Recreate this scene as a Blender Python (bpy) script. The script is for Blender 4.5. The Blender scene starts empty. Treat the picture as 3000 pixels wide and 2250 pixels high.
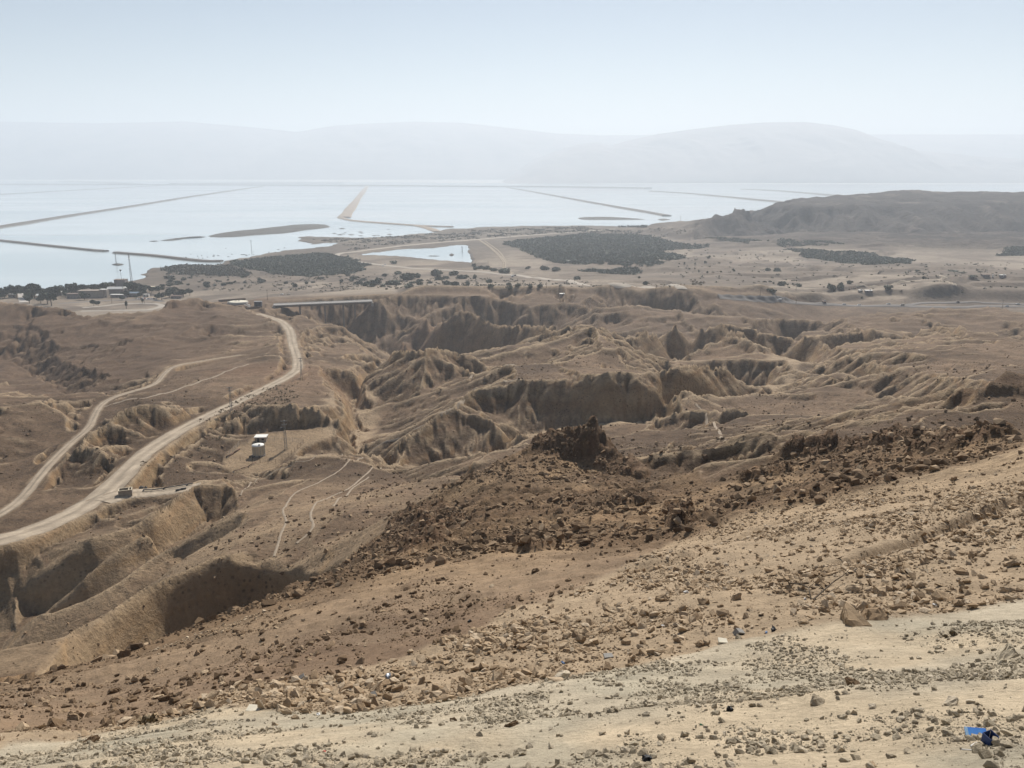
import bpy, bmesh, math, random, re
import numpy as np
from mathutils import Vector, Matrix, Euler
from mathutils.geometry import delaunay_2d_cdt

# ---------------------------------------------------------------- camera, sky, sun, exposure
R = math.radians
SC = bpy.context.scene
COL = SC.collection
FPX, CX, CY, PITCH, CAMZ = 2427.0, 1500.0, 1125.0, R(14.55), 200.0
cam_d = bpy.data.cameras.new('camera'); cam = bpy.data.objects.new('camera', cam_d); COL.objects.link(cam)
cam.location = (0, 0, CAMZ); cam.rotation_euler = (R(90) - PITCH, 0, 0)
cam_d.sensor_fit = 'HORIZONTAL'; cam_d.sensor_width = 36.0; cam_d.lens = 36.0 * FPX / 3000.0
cam_d.clip_start = 0.1; cam_d.clip_end = 80000
SC.camera = cam
SUN_EL, SUN_AZ = R(41), R(13)          # azimuth measured from the view direction (+Y) towards +X
w = bpy.data.worlds.new('World'); SC.world = w; w.use_nodes = True
nt = w.node_tree; nt.nodes.clear()
sky = nt.nodes.new('ShaderNodeTexSky'); sky.sky_type = 'NISHITA'; sky.sun_disc = False
sky.sun_elevation = SUN_EL; sky.sun_rotation = SUN_AZ
sky.altitude = 0; sky.air_density = 1.0; sky.dust_density = 0.4; sky.ozone_density = 2.0
bg = nt.nodes.new('ShaderNodeBackground'); bg.inputs[1].default_value = 0.05
wo = nt.nodes.new('ShaderNodeOutputWorld')
nt.links.new(sky.outputs[0], bg.inputs[0]); nt.links.new(bg.outputs[0], wo.inputs[0])
sun_d = bpy.data.lights.new('sun', 'SUN'); sun_d.energy = 5.0; sun_d.angle = R(0.55); sun_d.color = (1.0, 0.94, 0.86)
sun = bpy.data.objects.new('sun', sun_d); COL.objects.link(sun)
_sd = Vector((math.sin(SUN_AZ) * math.cos(SUN_EL), math.cos(SUN_AZ) * math.cos(SUN_EL), math.sin(SUN_EL)))
sun.rotation_euler = (-_sd).to_track_quat('-Z', 'Y').to_euler()
SC.view_settings.view_transform = 'Standard'; SC.view_settings.look = 'None'
SC.view_settings.exposure = 0.35; SC.view_settings.gamma = 1.0; SC.view_settings.use_curve_mapping = False
SC.cycles.use_denoising = True
SC.cycles.max_bounces = 5; SC.cycles.diffuse_bounces = 2; SC.cycles.glossy_bounces = 2; SC.cycles.volume_bounces = 1
SC.cycles.transmission_bounces = 2; SC.cycles.transparent_max_bounces = 6
SC.cycles.sample_clamp_indirect = 8.0

# ---------------------------------------------------------------- helpers
HAZE_DENSITY, HAZE_G = 1.12e-4, 0.25
def tag(o, label=None, cat=None, group=None, kind=None):
    if label: o['label'] = label
    if cat: o['category'] = cat
    if group: o['group'] = group
    if kind: o['kind'] = kind
    return o
def obj(name, me, mat=None, parent=None, loc=None, rz=None):
    o = bpy.data.objects.new(name, me); COL.objects.link(o)
    if mat is not None and me is not None: me.materials.clear(); me.materials.append(mat)
    if parent is not None: o.parent = parent
    if loc is not None: o.location = loc
    if rz is not None: o.rotation_euler = (0, 0, rz)
    return o
def empty(name, loc, rz=0.0):
    o = bpy.data.objects.new(name, None); COL.objects.link(o); o.location = loc; o.rotation_euler = (0, 0, rz)
    o.empty_display_size = 0.3
    return o
def np_mesh(name, co, faces, smooth=True):
    """co (N,3) float, faces (M,4) or (M,3) int arrays"""
    me = bpy.data.meshes.new(name); k = faces.shape[1]
    me.vertices.add(len(co)); me.vertices.foreach_set('co', np.ascontiguousarray(co, dtype=np.float32).ravel())
    me.loops.add(faces.size); me.loops.foreach_set('vertex_index', np.ascontiguousarray(faces, dtype=np.int32).ravel())
    me.polygons.add(len(faces)); me.polygons.foreach_set('loop_start', np.arange(0, faces.size, k, dtype=np.int32))
    me.polygons.foreach_set('use_smooth', np.full(len(faces), smooth, dtype=bool))
    me.update(calc_edges=True)
    return me
class MB:
    """collects boxes, bars, tubes and prisms into one mesh"""
    def __init__(s): s.v = []; s.f = []
    def poly(s, vs, fs):
        n = len(s.v); s.v += [tuple(p) for p in vs]; s.f += [tuple(n + i for i in f) for f in fs]; return s
    def box(s, c, d, rz=0.0, taper=1.0):
        x, y, z = d[0] / 2, d[1] / 2, d[2] / 2; ca, sa = math.cos(rz), math.sin(rz); vs = []
        for k, t in ((-z, 1.0), (z, taper)):
            for a, b in ((-x, -y), (x, -y), (x, y), (-x, y)):
                a *= t; b *= t
                vs.append((c[0] + a * ca - b * sa, c[1] + a * sa + b * ca, c[2] + k))
        return s.poly(vs, [(3, 2, 1, 0), (4, 5, 6, 7), (0, 1, 5, 4), (1, 2, 6, 5), (2, 3, 7, 6), (3, 0, 4, 7)])
    def tube(s, p, q, r, r2=None, n=8, caps=True):
        p, q = Vector(p), Vector(q); r2 = r if r2 is None else r2; d = (q - p).normalized()
        a = d.orthogonal().normalized(); b = d.cross(a); vs = []
        for c, rr in ((p, r), (q, r2)):
            for i in range(n):
                t = 2 * math.pi * i / n; vs.append(c + a * (rr * math.cos(t)) + b * (rr * math.sin(t)))
        fs = [(i, (i + 1) % n, n + (i + 1) % n, n + i) for i in range(n)]
        if caps: fs += [tuple(range(n - 1, -1, -1)), tuple(range(n, 2 * n))]
        return s.poly(vs, fs)
    def lathe(s, prof, n=32, c=(0, 0, 0)):
        vs = []; m = len(prof)
        for r, z in prof:
            for i in range(n):
                t = 2 * math.pi * i / n; vs.append((c[0] + r * math.cos(t), c[1] + r * math.sin(t), c[2] + z))
        fs = [(j * n + i, j * n + (i + 1) % n, (j + 1) * n + (i + 1) % n, (j + 1) * n + i) for j in range(m - 1) for i in range(n)]
        if prof[0][0] > 1e-6: fs.append(tuple(range(n - 1, -1, -1)))
        if prof[-1][0] > 1e-6: fs.append(tuple((m - 1) * n + i for i in range(n)))
        return s.poly(vs, fs)
    def prism(s, pts, z0, z1):
        n = len(pts); vs = [(x, y, z0) for x, y in pts] + [(x, y, z1) for x, y in pts]
        return s.poly(vs, [tuple(range(n - 1, -1, -1)), tuple(range(n, 2 * n))] + [(i, (i + 1) % n, n + (i + 1) % n, n + i) for i in range(n)])
    def mesh(s, name, smooth=False):
        me = bpy.data.meshes.new(name); me.from_pydata(s.v, [], s.f)
        if smooth:
            for p in me.polygons: p.use_smooth = True
        me.update(); return me
    def build(s, name, mat, parent=None, smooth=False, loc=None, rz=None):
        return obj(name, s.mesh(name, smooth), mat, parent, loc, rz)

# ---- materials
def N(t, kind, **kw):
    n = t.nodes.new(kind)
    for k, v in kw.items():
        if k.startswith('i_'):
            key = k[2:]; key = int(key) if key.isdigit() else key.replace('_', ' ')
            n.inputs[key].default_value = v
        else: setattr(n, k, v)
    return n
def new_mat(name):
    m = bpy.data.materials.new(name); m.use_nodes = True; t = m.node_tree; t.nodes.clear()
    b = t.nodes.new('ShaderNodeBsdfPrincipled'); o = t.nodes.new('ShaderNodeOutputMaterial')
    t.links.new(b.outputs[0], o.inputs[0]); b.inputs['Specular IOR Level'].default_value = 0.25
    return m, t, b
def simple_mat(name, col, rough=0.8, var=0.25, scale=1.5, metallic=0.0, col2=None, bump=0.0):
    m, t, b = new_mat(name)
    tc = N(t, 'ShaderNodeTexCoord'); n = N(t, 'ShaderNodeTexNoise', i_Scale=scale, i_Detail=6.0, i_Roughness=0.65)
    t.links.new(tc.outputs['Object'], n.inputs['Vector'])
    rp = N(t, 'ShaderNodeValToRGB'); rp.color_ramp.elements[0].position = 0.3; rp.color_ramp.elements[1].position = 0.72
    c2 = col2 or tuple(c * (1 - var) for c in col)
    rp.color_ramp.elements[0].color = (*c2, 1); rp.color_ramp.elements[1].color = (*[min(1, c * (1 + var * .4)) for c in col], 1)
    t.links.new(n.outputs['Fac'], rp.inputs['Fac']); t.links.new(rp.outputs[0], b.inputs['Base Color'])
    b.inputs['Roughness'].default_value = rough; b.inputs['Metallic'].default_value = metallic
    if bump:
        bp = N(t, 'ShaderNodeBump', i_Strength=0.6, i_Distance=bump)
        n2 = N(t, 'ShaderNodeTexNoise', i_Scale=scale * 5, i_Detail=5.0); t.links.new(tc.outputs['Object'], n2.inputs['Vector'])
        t.links.new(n2.outputs['Fac'], bp.inputs['Height']); t.links.new(bp.outputs[0], b.inputs['Normal'])
    return m

# ---- photo pixel -> direction -> place (a distance from the ground plan has to be given)
def ray(u, v):
    a = (u - CX) / FPX; b = (CY - v) / FPX
    y = math.cos(PITCH) + math.sin(PITCH) * b; z = -math.sin(PITCH) + math.cos(PITCH) * b
    return a / y, -z / y
def ysc(Y):
    return Y if Y < 60 else (60 + (Y - 60) * 0.74 if Y < 260 else 0.8 * Y)
def P(u, v, Y):
    k, t = ray(u, v); Y = ysc(Y); return (k * Y, Y, CAMZ - t * Y)
def PC(u, v, off=0.0):
    k, t = ray(u, v); off = off if off < 5 else 5 + (off - 5) * 1.9; return P(u, v, min(1500.0, (63.6 + off) / max(t - 0.1074, 0.02)))
def PZ(u, v, z):
    k, t = ray(u, v); Y = (CAMZ - z) / t; return (k * Y, Y, z)
def PH(u, Y, drop):
    k, t = ray(u, 1125); Yp = ysc(Y); return (k * Yp, Yp, CAMZ - drop * Yp / Y)
ZM = {'': (0, 0, 1), '1': (0, 450, 2.212), '2': (900, 450, 2.212), '3': (1800, 450, 1.8433), '4': (0, 850, 1.8433),
      '5': (900, 800, 1.8433), '6': (1900, 800, 2.011), '7': (0, 1450, 1.8433), '8': (1000, 1450, 1.106)}
def zpx(zm, u, v):
    x, y, s = ZM[zm]; return x + u / s, y + v / s

# ---- noise (numpy)
def _hu(ix, iy, s):
    n = ix.astype(np.int32).view(np.uint32) * np.uint32(374761393) + iy.astype(np.int32).view(np.uint32) * np.uint32(668265263) + np.uint32((s * 1442695041) & 0xffffffff)
    n ^= n >> np.uint32(13); n *= np.uint32(1274126177); n ^= n >> np.uint32(16); n *= np.uint32(2246822519); n ^= n >> np.uint32(15)
    return n
def _h(ix, iy, s):
    return (_hu(ix, iy, s) & np.uint32(0xffffff)).astype(np.float32) * np.float32(1 / 16777215.0)
def vnoise(x, y, s=0):
    x = np.asarray(x, np.float32); y = np.asarray(y, np.float32)
    ix = np.floor(x); iy = np.floor(y); fx = x - ix; fy = y - iy
    fx = fx * fx * fx * (fx * (fx * 6 - 15) + 10); fy = fy * fy * fy * (fy * (fy * 6 - 15) + 10)
    a = _h(ix, iy, s); b = _h(ix + 1, iy, s); c = _h(ix, iy + 1, s); d = _h(ix + 1, iy + 1, s)
    return ((a + (b - a) * fx) * (1 - fy) + (c + (d - c) * fx) * fy) * 2 - 1
def fbm(x, y, s=0, o=5, g=0.5):
    r = 0; a = 1.0; t = 0
    for k in range(o):
        r = r + a * vnoise(x * 2 ** k + 17.3 * k, y * 2 ** k - 9.1 * k, s + k); t += a; a *= g
    return r / t
def ridged(x, y, s=0, o=5, g=0.5):
    r = 0; a = 1.0; t = 0
    for k in range(o):
        r = r + a * (1 - np.abs(vnoise(x * 2 ** k + 7.3 * k, y * 2 ** k - 3.1 * k, s + k)) * 2); t += a; a *= g
    return r / t
def cells(x, y, s=0):
    """distance to the nearest and second jittered point"""
    ix = np.floor(x); iy = np.floor(y); d1 = np.full(x.shape, 9.0, np.float32); d2 = d1.copy(); idv = np.zeros(x.shape, np.float32)
    for i in (-1, 0, 1):
        for j in (-1, 0, 1):
            cx = ix + i; cy = iy + j
            dx = cx + _h(cx, cy, s) - x; dy = cy + _h(cx, cy, s + 7) - y
            d = np.sqrt(dx * dx + dy * dy); nearer = d < d1
            d2 = np.where(nearer, d1, np.minimum(d2, d)); idv = np.where(nearer, _h(cx, cy, s + 13), idv); d1 = np.where(nearer, d, d1)
    return d1, d2, idv
def erode(x, y, gx, gy, s=0, o=4, a0=0.5, fall=0.42, curl=0.5):
    """gullies running down the slope (gx, gy): returns height in about -1..1"""
    h = np.zeros_like(x); hx = np.zeros_like(x); hy = np.zeros_like(x); a = a0; f = 1.0; TP = 2 * math.pi
    for k in range(o):
        dx = gy + hy * curl; dy = -(gx + hx * curl)
        px = x * f; py = y * f; ix = np.floor(px); iy = np.floor(py); fx = px - ix; fy = py - iy
        va = 0; sv = 0; wt = 0
        for i in (-2, -1, 0, 1):
            for j in (-2, -1, 0, 1):
                hu = _hu(ix - i, iy - j, s + k)
                jx = fx + (i - (hu & np.uint32(0xfff)).astype(np.float32) * np.float32(0.5 / 4095)); jy = fy + (j - ((hu >> np.uint32(12)) & np.uint32(0xfff)).astype(np.float32) * np.float32(0.5 / 4095))
                wgt = np.exp(-2 * (jx * jx + jy * jy)); m = (jx * dx + jy * dy) * TP
                va = va + np.cos(m) * wgt; sv = sv - np.sin(m) * wgt; wt = wt + wgt
        va = va / wt; sv = sv / wt
        h = h + va * a; hx = hx + sv * dx * a * f; hy = hy + sv * dy * a * f
        a *= fall; f *= 2
    return h
def sstep(a, b, x):
    t = np.clip((x - a) / (b - a), 0, 1); return t * t * (3 - 2 * t)
def blur(g, n=1):
    for _ in range(n):
        p = np.pad(g, 1, mode='edge')
        g = (p[1:-1, :-2] + 2 * p[1:-1, 1:-1] + p[1:-1, 2:]) / 4
        p = np.pad(g, 1, mode='edge'); g = (p[:-2, 1:-1] + 2 * p[1:-1, 1:-1] + p[2:, 1:-1]) / 4
    return g
def in_poly(x, y, poly):
    ins = np.zeros(x.shape, bool); n = len(poly)
    for i in range(n):
        x1, y1 = poly[i][:2]; x2, y2 = poly[(i + 1) % n][:2]
        if y1 == y2: continue
        c = ((y1 > y) != (y2 > y)) & (x < (x2 - x1) * (y - y1) / (y2 - y1) + x1); ins ^= c
    return ins
def line_dist(x, y, pts, zs=None):
    """distance of grid points to a polyline, and the line's height at the nearest spot"""
    best = np.full(x.shape, 1e9, np.float32); zz = np.zeros(x.shape, np.float32)
    for i in range(len(pts) - 1):
        ax, ay, az = pts[i]; bx, by, bz = pts[i + 1]; dx, dy = bx - ax, by - ay; L = dx * dx + dy * dy + 1e-9
        t = np.clip(((x - ax) * dx + (y - ay) * dy) / L, 0, 1)
        d = np.hypot(x - ax - t * dx, y - ay - t * dy); m = d < best
        best = np.where(m, d, best); zz = np.where(m, az + t * (bz - az), zz)
    return best, zz
def catmull(pts, n=6):
    out = []; p = [Vector(q) for q in pts]; p = [p[0] * 2 - p[1]] + p + [p[-1] * 2 - p[-2]]
    for i in range(1, len(p) - 2):
        for k in range(n):
            t = k / n; a, b, c, d = p[i - 1], p[i], p[i + 1], p[i + 2]
            out.append(0.5 * (2 * b + (c - a) * t + (2 * a - 5 * b + 4 * c - d) * t * t + (3 * b - 3 * c + d - a) * t ** 3))
    out.append(p[-2]); return [tuple(q) for q in out]
# ---------------------------------------------------------------- the land: ridge, rim, foot and valley lines read off the photograph
PTS = []
def L(zm, mode, pts):
    out = []
    for u, v, q in pts:
        uu, vv = zpx(zm, u, v)
        out.append({'Y': P, 'c': PC, 'z': PZ}[mode](uu, vv, q))
    return put(out)
def H(pts): return put([PH(*p) for p in pts])
def lp(p):
    return (math.atan2(p[0], p[1]), math.log(math.hypot(p[0], p[1])))
def put(out):
    for i in range(len(out)):
        PTS.append((*lp(out[i]), out[i][2]))
        if i + 1 < len(out):
            a = (*lp(out[i]), out[i][2]); b = (*lp(out[i + 1]), out[i + 1][2])
            n = int(math.hypot(a[0] - b[0], a[1] - b[1]) / 0.010)
            for k in range(1, n):
                t = k / n; PTS.append(tuple(a[j] + (b[j] - a[j]) * t for j in range(3)))
    return out
# -- foreground: terrace the photographer stands on, fill slope, its toe, rubble hillside
def near_plane(th, r): x, y = r * math.sin(th), r * math.cos(th); PTS.append((th, math.log(r), CAMZ - (1.9 + 0.55 * y - 0.11 * x)))
for r_ in (0.65, 1.0, 1.6, 2.4, 3.4):
    for t_ in np.linspace(-1, 1, 15): near_plane(float(t_), r_)
for r_ in (4.5, 6, 8, 11, 15, 19):
    for t_ in (-1, -.9, .9, 1): near_plane(t_, r_)
L('', 'Y', [(-300, 2300, 8.0), (0, 2300, 7.5), (800, 2300, 6.6), (1500, 2300, 6.0), (2200, 2300, 5.3), (3000, 2300, 4.6), (3300, 2300, 4.4)])
L('', 'Y', [(0, 2225, 13), (800, 2170, 11.5), (1500, 2140, 10.5), (2200, 2060, 10.5), (3000, 1960, 10.6)])
L('', 'Y', [(-300, 2215, 17), (0, 2193, 17), (250, 2157, 18), (420, 2111, 19), (600, 2045, 20), (800, 2080, 18.2), (1000, 2092, 17), (1300, 2055, 17), (1588, 2010, 17),
            (1904, 1950, 18), (2175, 1875, 19), (2673, 1807, 20), (3000, 1757, 21), (3300, 1720, 21)])
L('', 'Y', [(0, 2100, 25), (300, 2080, 26), (600, 1990, 27), (900, 1950, 26), (1500, 1850, 26), (2200, 1720, 27), (2600, 1650, 27), (3000, 1600, 28)])
L('', 'Y', [(0, 2020, 40), (300, 2000, 38), (900, 1800, 44), (1500, 1700, 42), (2200, 1590, 42), (2600, 1530, 40), (3000, 1468, 39), (3300, 1430, 39)])
L('', 'Y', [(3300, 1240, 62), (3000, 1290, 62), (2800, 1350, 62), (2600, 1400, 62), (2400, 1450, 62), (2200, 1500, 62), (2000, 1570, 62), (1900, 1600, 62), (1500, 1610, 64), (900, 1710, 68)])
# edge of the rubble slope above the left gully
L('', 'Y', [(-200, 2060, 58), (0, 2015, 60), (98, 1993, 60), (244, 1955, 58), (347, 1922, 55), (412, 1925, 60), (472, 1892, 68), (575, 1857, 78), (705, 1824, 88), (814, 1786, 98), (852, 1754, 105)])
# gully floor and the shaded cliff across it
H([(-150, 95, 86), (60, 105, 91), (217, 122, 101), (304, 132, 104), (434, 150, 110), (543, 160, 111), (673, 166, 109), (780, 158, 103), (860, 140, 86)])
L('', 'Y', [(80, 1995, 106), (120, 1970, 110), (179, 1884, 130), (217, 1841, 140), (304, 1803, 150), (434, 1713, 165), (543, 1667, 173), (613, 1637, 178), (673, 1624, 180), (754, 1656, 182), (814, 1672, 178), (884, 1661, 172), (950, 1667, 160)])
H([(150, 117, 90), (217, 135, 99), (304, 145.5, 103), (434, 160.5, 107), (543, 169, 108.5), (673, 176, 107), (780, 172, 102)])
L('', 'Y', [(870, 1775, 130), (930, 1720, 138)])
# fluted slopes left of it
L('', 'Y', [(705, 1526, 235), (543, 1629, 212), (450, 1700, 196), (330, 1780, 182), (200, 1860, 170)])
L('', 'Y', [(467, 1613, 238), (336, 1705, 222), (233, 1759, 216), (125, 1794, 212)])
L('', 'Y', [(434, 1548, 250), (336, 1607, 240), (239, 1689, 228), (130, 1786, 222), (40, 1850, 216)])
L('', 'Y', [(380, 1550, 256), (260, 1580, 246), (217, 1607, 243), (108, 1689, 235), (11, 1775, 232), (-150, 1850, 230)])
H([(560, 232, 122), (440, 218, 120), (300, 205, 122), (150, 195, 124), (0, 190, 126), (-200, 190, 128)])
H([(420, 245, 122), (300, 234, 122), (180, 224, 127), (60, 218, 131)])
H([(340, 250, 121), (240, 242, 122), (130, 236, 128), (30, 230, 133)])
# the layered rock stack
L('', 'Y', [(440, 1520, 262), (472, 1490, 268), (543, 1439, 296), (602, 1409, 310), (646, 1390, 320), (675, 1409, 312), (684, 1436, 300), (676, 1490, 285)])
L('', 'Y', [(448, 1600, 258), (461, 1626, 256), (510, 1590, 268), (560, 1560, 280), (610, 1525, 290), (645, 1500, 292)])
# trails slope and hill behind it
L('', 'Y', [(700, 1590, 205), (800, 1595, 198), (900, 1600, 188), (1000, 1600, 168)])
L('', 'Y', [(700, 1500, 252), (800, 1500, 243), (1000, 1500, 215), (1100, 1450, 240), (1200, 1420, 258)])
L('', 'Y', [(700, 1440, 300), (780, 1390, 345), (900, 1400, 312)])
L('4', 'Y', [(1500, 925, 352), (1560, 900, 352), (1750, 885, 356), (1960, 910, 350), (2080, 960, 335), (2200, 1040, 303)])
L('', 'Y', [(1356, 1386, 285), (1400, 1345, 300), (1443, 1321, 308), (1508, 1326, 300)])
# the dark spur with its crag
L('', 'Y', [(1106, 1576, 150), (1133, 1554, 156), (1160, 1511, 165), (1280, 1473, 165), (1334, 1413, 172), (1388, 1386, 178), (1475, 1348, 184), (1540, 1310, 188), (1589, 1282, 190)])
L('', 'Y', [(1610, 1272, 190), (1660, 1261, 190), (1700, 1258, 190), (1736, 1246, 190), (1768, 1256, 189), (1776, 1288, 187), (1817, 1305, 184), (1833, 1332, 182), (1860, 1364, 176), (1871, 1386, 172)])
L('', 'Y', [(1600, 1335, 184), (1660, 1342, 183), (1700, 1362, 181), (1741, 1380, 178), (1800, 1392, 173), (1866, 1398, 169), (1974, 1413, 166)])
L('', 'Y', [(1475, 1420, 150), (1650, 1420, 145), (1800, 1440, 130), (1950, 1450, 120)])
L('', 'Y', [(1000, 1700, 110), (1100, 1620, 130), (1300, 1560, 122), (1500, 1500, 112), (1700, 1480, 112), (1800, 1500, 100), (2000, 1500, 90)])
H([(1250, 215, 92), (1400, 225, 92), (1550, 232, 88), (1700, 235, 86), (1850, 220, 84)])
# right-hand hillside behind the near crest
L('', 'Y', [(2954, 1270, 78), (2765, 1330, 85), (2560, 1370, 90), (2400, 1400, 92), (2200, 1440, 95), (2080, 1480, 92)])
L('', 'Y', [(2343, 1306, 125), (2420, 1296, 124), (2497, 1292, 122), (2596, 1267, 120), (2745, 1277, 112), (2865, 1262, 100), (2944, 1272, 92)])
L('', 'Y', [(2330, 1345, 121), (2420, 1330, 120), (2500, 1328, 117)])
L('', 'Y', [(2343, 1260, 170), (2500, 1240, 180), (2700, 1230, 175), (2800, 1220, 180)])
L('', 'Y', [(2800, 1200, 195), (2850, 1176, 198), (2900, 1140, 208), (2934, 1112, 214), (3000, 1118, 214), (3300, 1050, 225)])
L('', 'Y', [(2860, 1210, 192), (2934, 1185, 196), (3000, 1185, 196)])
H([(2850, 260, 76), (3000, 270, 76), (3300, 270, 72)])
L('', 'Y', [(2150, 1290, 230), (2300, 1230, 270), (2500, 1215, 280), (2700, 1200, 270)])
L('', 'Y', [(1950, 1330, 235), (2000, 1260, 330), (2200, 1210, 370)])
L('', 'Y', [(2100, 1215, 410), (2144, 1196, 415), (2198, 1213, 405)]); L('', 'Y', [(2150, 1262, 400), (2258, 1257, 392)])
L('', 'Y', [(1833, 1288, 398), (1877, 1281, 398), (1920, 1300, 388)]); L('', 'Y', [(1850, 1335, 380), (1953, 1332, 372)])
L('', 'Y', [(1915, 1245, 426), (1931, 1226, 430), (1985, 1212, 430), (2020, 1230, 420)]); L('', 'Y', [(1940, 1290, 408), (2001, 1294, 402)])
# -- the wash
WASH = L('', 'Y', [(2313, 1039, 690), (2280, 1090, 605), (2248, 1148, 530), (2150, 1175, 500), (2049, 1193, 480), (1930, 1228, 452), (1790, 1240, 444), (1703, 1250, 440), (1600, 1274, 436), (1535, 1280, 430), (1450, 1335, 402), (1378, 1345, 398), (1280, 1375, 392)])
WASH2 = H([(1150, 388, 147), (1060, 410, 149), (1015, 450, 153), (1022, 500, 155), (1034, 545, 161), (1038, 590, 170), (1060, 630, 175), (1130, 690, 184), (1190, 820, 205), (1195, 990, 228)])
# -- tank bench, scarp behind it, gorge rims
L('', 'z', [(656, 1345, 88), (690, 1310, 88), (760, 1275, 88), (850, 1262, 88), (980, 1252, 88)])
L('', 'z', [(975, 1275, 88), (890, 1303, 88), (850, 1335, 88), (803, 1374, 88), (740, 1385, 88), (684, 1384, 88), (656, 1345, 88)])
L('', 'z', [(720, 1340, 88), (800, 1310, 88), (880, 1280, 88)])
L('', 'Y', [(620, 1235, 455), (673, 1219, 454), (760, 1197, 448), (868, 1184, 450), (949, 1189, 448), (1000, 1212, 442)])
L('', 'Y', [(678, 1277, 432), (760, 1266, 437), (814, 1259, 441), (900, 1251, 441), (990, 1245, 438)])
L('', 'Y', [(880, 1090, 610), (933, 1072, 650), (955, 1100, 602), (971, 1132, 560), (1004, 1170, 520), (1010, 1190, 495)])
L('', 'Y', [(1063, 1071, 690), (1055, 1085, 655), (1057, 1120, 596), (1062, 1165, 556)])
L('', 'Y', [(900, 930, 985), (955, 950, 950), (998, 963, 930), (1084, 1017, 820), (1122, 1039, 765)])
L('', 'Y', [(880, 1000, 790), (940, 1020, 760), (1000, 1035, 745), (1063, 1060, 706)])
# -- far canyon floor
put([P(992, 962, 1160)] + [PH(1060, 1120, 232), P(1128, 1032, 1086), PH(1230, 1060, 236), P(1330, 1008, 1075), PH(1450, 1010, 226), PH(1600, 920, 214), PH(1800, 850, 202), PH(2000, 800, 190), PH(2200, 740, 176)])
put([PH(1180, 1000, 232), PH(1300, 985, 228), PH(1420, 930, 215)])
# -- badlands ridges
L('5', 'c', [(380, 470, 14), (470, 430, 6), (560, 402, 1), (640, 405, 0), (700, 385, 0), (770, 422, 3), (850, 430, 6), (940, 470, 10)])
L('5', 'c', [(940, 470, 10), (1000, 490, 6), (1100, 492, 5), (1230, 490, 5), (1330, 488, 5), (1460, 440, 4), (1580, 420, 3), (1700, 425, 4), (1790, 445, 6)])
L('5', 'c', [(660, 440, 18), (720, 520, 16), (640, 590, 20), (600, 640, 22)])
L('5', 'Y', [(340, 745, 545), (400, 700, 555), (480, 700, 548), (590, 662, 548), (700, 640, 535), (760, 690, 500)])
L('5', 'Y', [(290, 850, 505), (380, 862, 492), (480, 868, 478), (560, 835, 478), (620, 800, 470)])
L('5', 'c', [(800, 520, 12), (900, 560, 14), (960, 520, 10), (1100, 545, 14), (1250, 560, 14)])
L('5', 'Y', [(330, 985, 384), (400, 945, 392), (480, 900, 400), (560, 860, 408), (630, 822, 414), (700, 770, 425), (780, 715, 438), (880, 640, 462), (960, 625, 465), (1040, 610, 468), (1140, 588, 468), (1290, 600, 462), (1420, 592, 461), (1490, 565, 460), (1560, 538, 459), (1630, 550, 458), (1700, 575, 457), (1850, 605, 455)])
L('5', 'Y', [(700, 770, 425), (780, 768, 427), (870, 770, 427), (1000, 790, 422), (1100, 830, 412), (1200, 885, 402)])
L('5', 'Y', [(500, 1000, 388), (640, 1045, 390), (760, 1020, 398), (880, 990, 400), (1000, 965, 402)])
L('5', 'Y', [(960, 740, 452), (1050, 700, 458), (1180, 700, 456), (1300, 740, 450), (1420, 720, 452), (1560, 690, 452), (1720, 700, 450), (1880, 700, 450)])
L('5', 'Y', [(1170, 850, 434), (1290, 862, 436), (1400, 845, 438), (1480, 825, 440), (1640, 808, 443), (1800, 812, 443), (1890, 790, 444)])
L('5', 'c', [(1850, 525, 20), (1930, 495, 20), (2020, 450, 18), (2100, 400, 16), (2212, 370, 14)])
L('6', 'c', [(40, 610, 4), (100, 590, 2), (190, 563, 0), (290, 545, 0), (400, 530, 2), (480, 580, 6), (560, 650, 12), (640, 705, 22)])
L('6', 'c', [(60, 640, 12), (200, 480, 14), (330, 400, 8), (450, 375, 5), (580, 362, 5), (650, 400, 8), (690, 470, 14), (705, 560, 22)])
L('6', 'Y', [(60, 720, 455), (180, 690, 460), (300, 720, 470), (420, 740, 476), (560, 735, 488), (660, 715, 505)])
# far wall of the canyon with its terraces
L('5', 'z', [(330, 152, 55), (450, 132, 55), (600, 126, 55), (800, 130, 55), (950, 140, 55), (1040, 145, 54)])
L('5', 'c', [(590, 250, 12), (720, 250, 6), (820, 215, 2), (900, 212, 0), (960, 228, 0), (1060, 240, 0), (1250, 245, 0), (1360, 280, 0), (1440, 310, 0), (1500, 325, 0), (1560, 318, -2), (1640, 345, 3), (1700, 400, 10)])
L('5', 'Y', [(450, 400, 1085), (540, 345, 1065), (620, 335, 1060), (720, 322, 1060), (760, 340, 1050), (790, 385, 1055)])
L('5', 'Y', [(520, 372, 1075), (640, 385, 1060), (740, 392, 1052)])
L('5', 'Y', [(920, 355, 945), (1060, 440, 890), (1180, 452, 868), (1330, 472, 820), (1500, 425, 815), (1600, 400, 815)])
L('5', 'c', [(1040, 330, 22), (1150, 320, 20), (1250, 330, 20), (1380, 360, 16)])
L('5', 'c', [(1040, 150, -4), (1200, 185, 0), (1420, 180, 0), (1600, 195, 0), (1800, 185, -2), (2000, 197, -1), (2212, 215, 0)])
L('5', 'c', [(1100, 215, 6), (1300, 225, 8), (1460, 245, 10), (1620, 278, 14), (1750, 290, 16), (1850, 268, 16), (2050, 262, 12), (2212, 262, 10)])
L('5', 'c', [(1780, 345, 6), (1840, 310, 3), (1900, 290, 1), (1980, 280, 0), (2100, 265, -2), (2212, 272, -1)])
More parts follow.
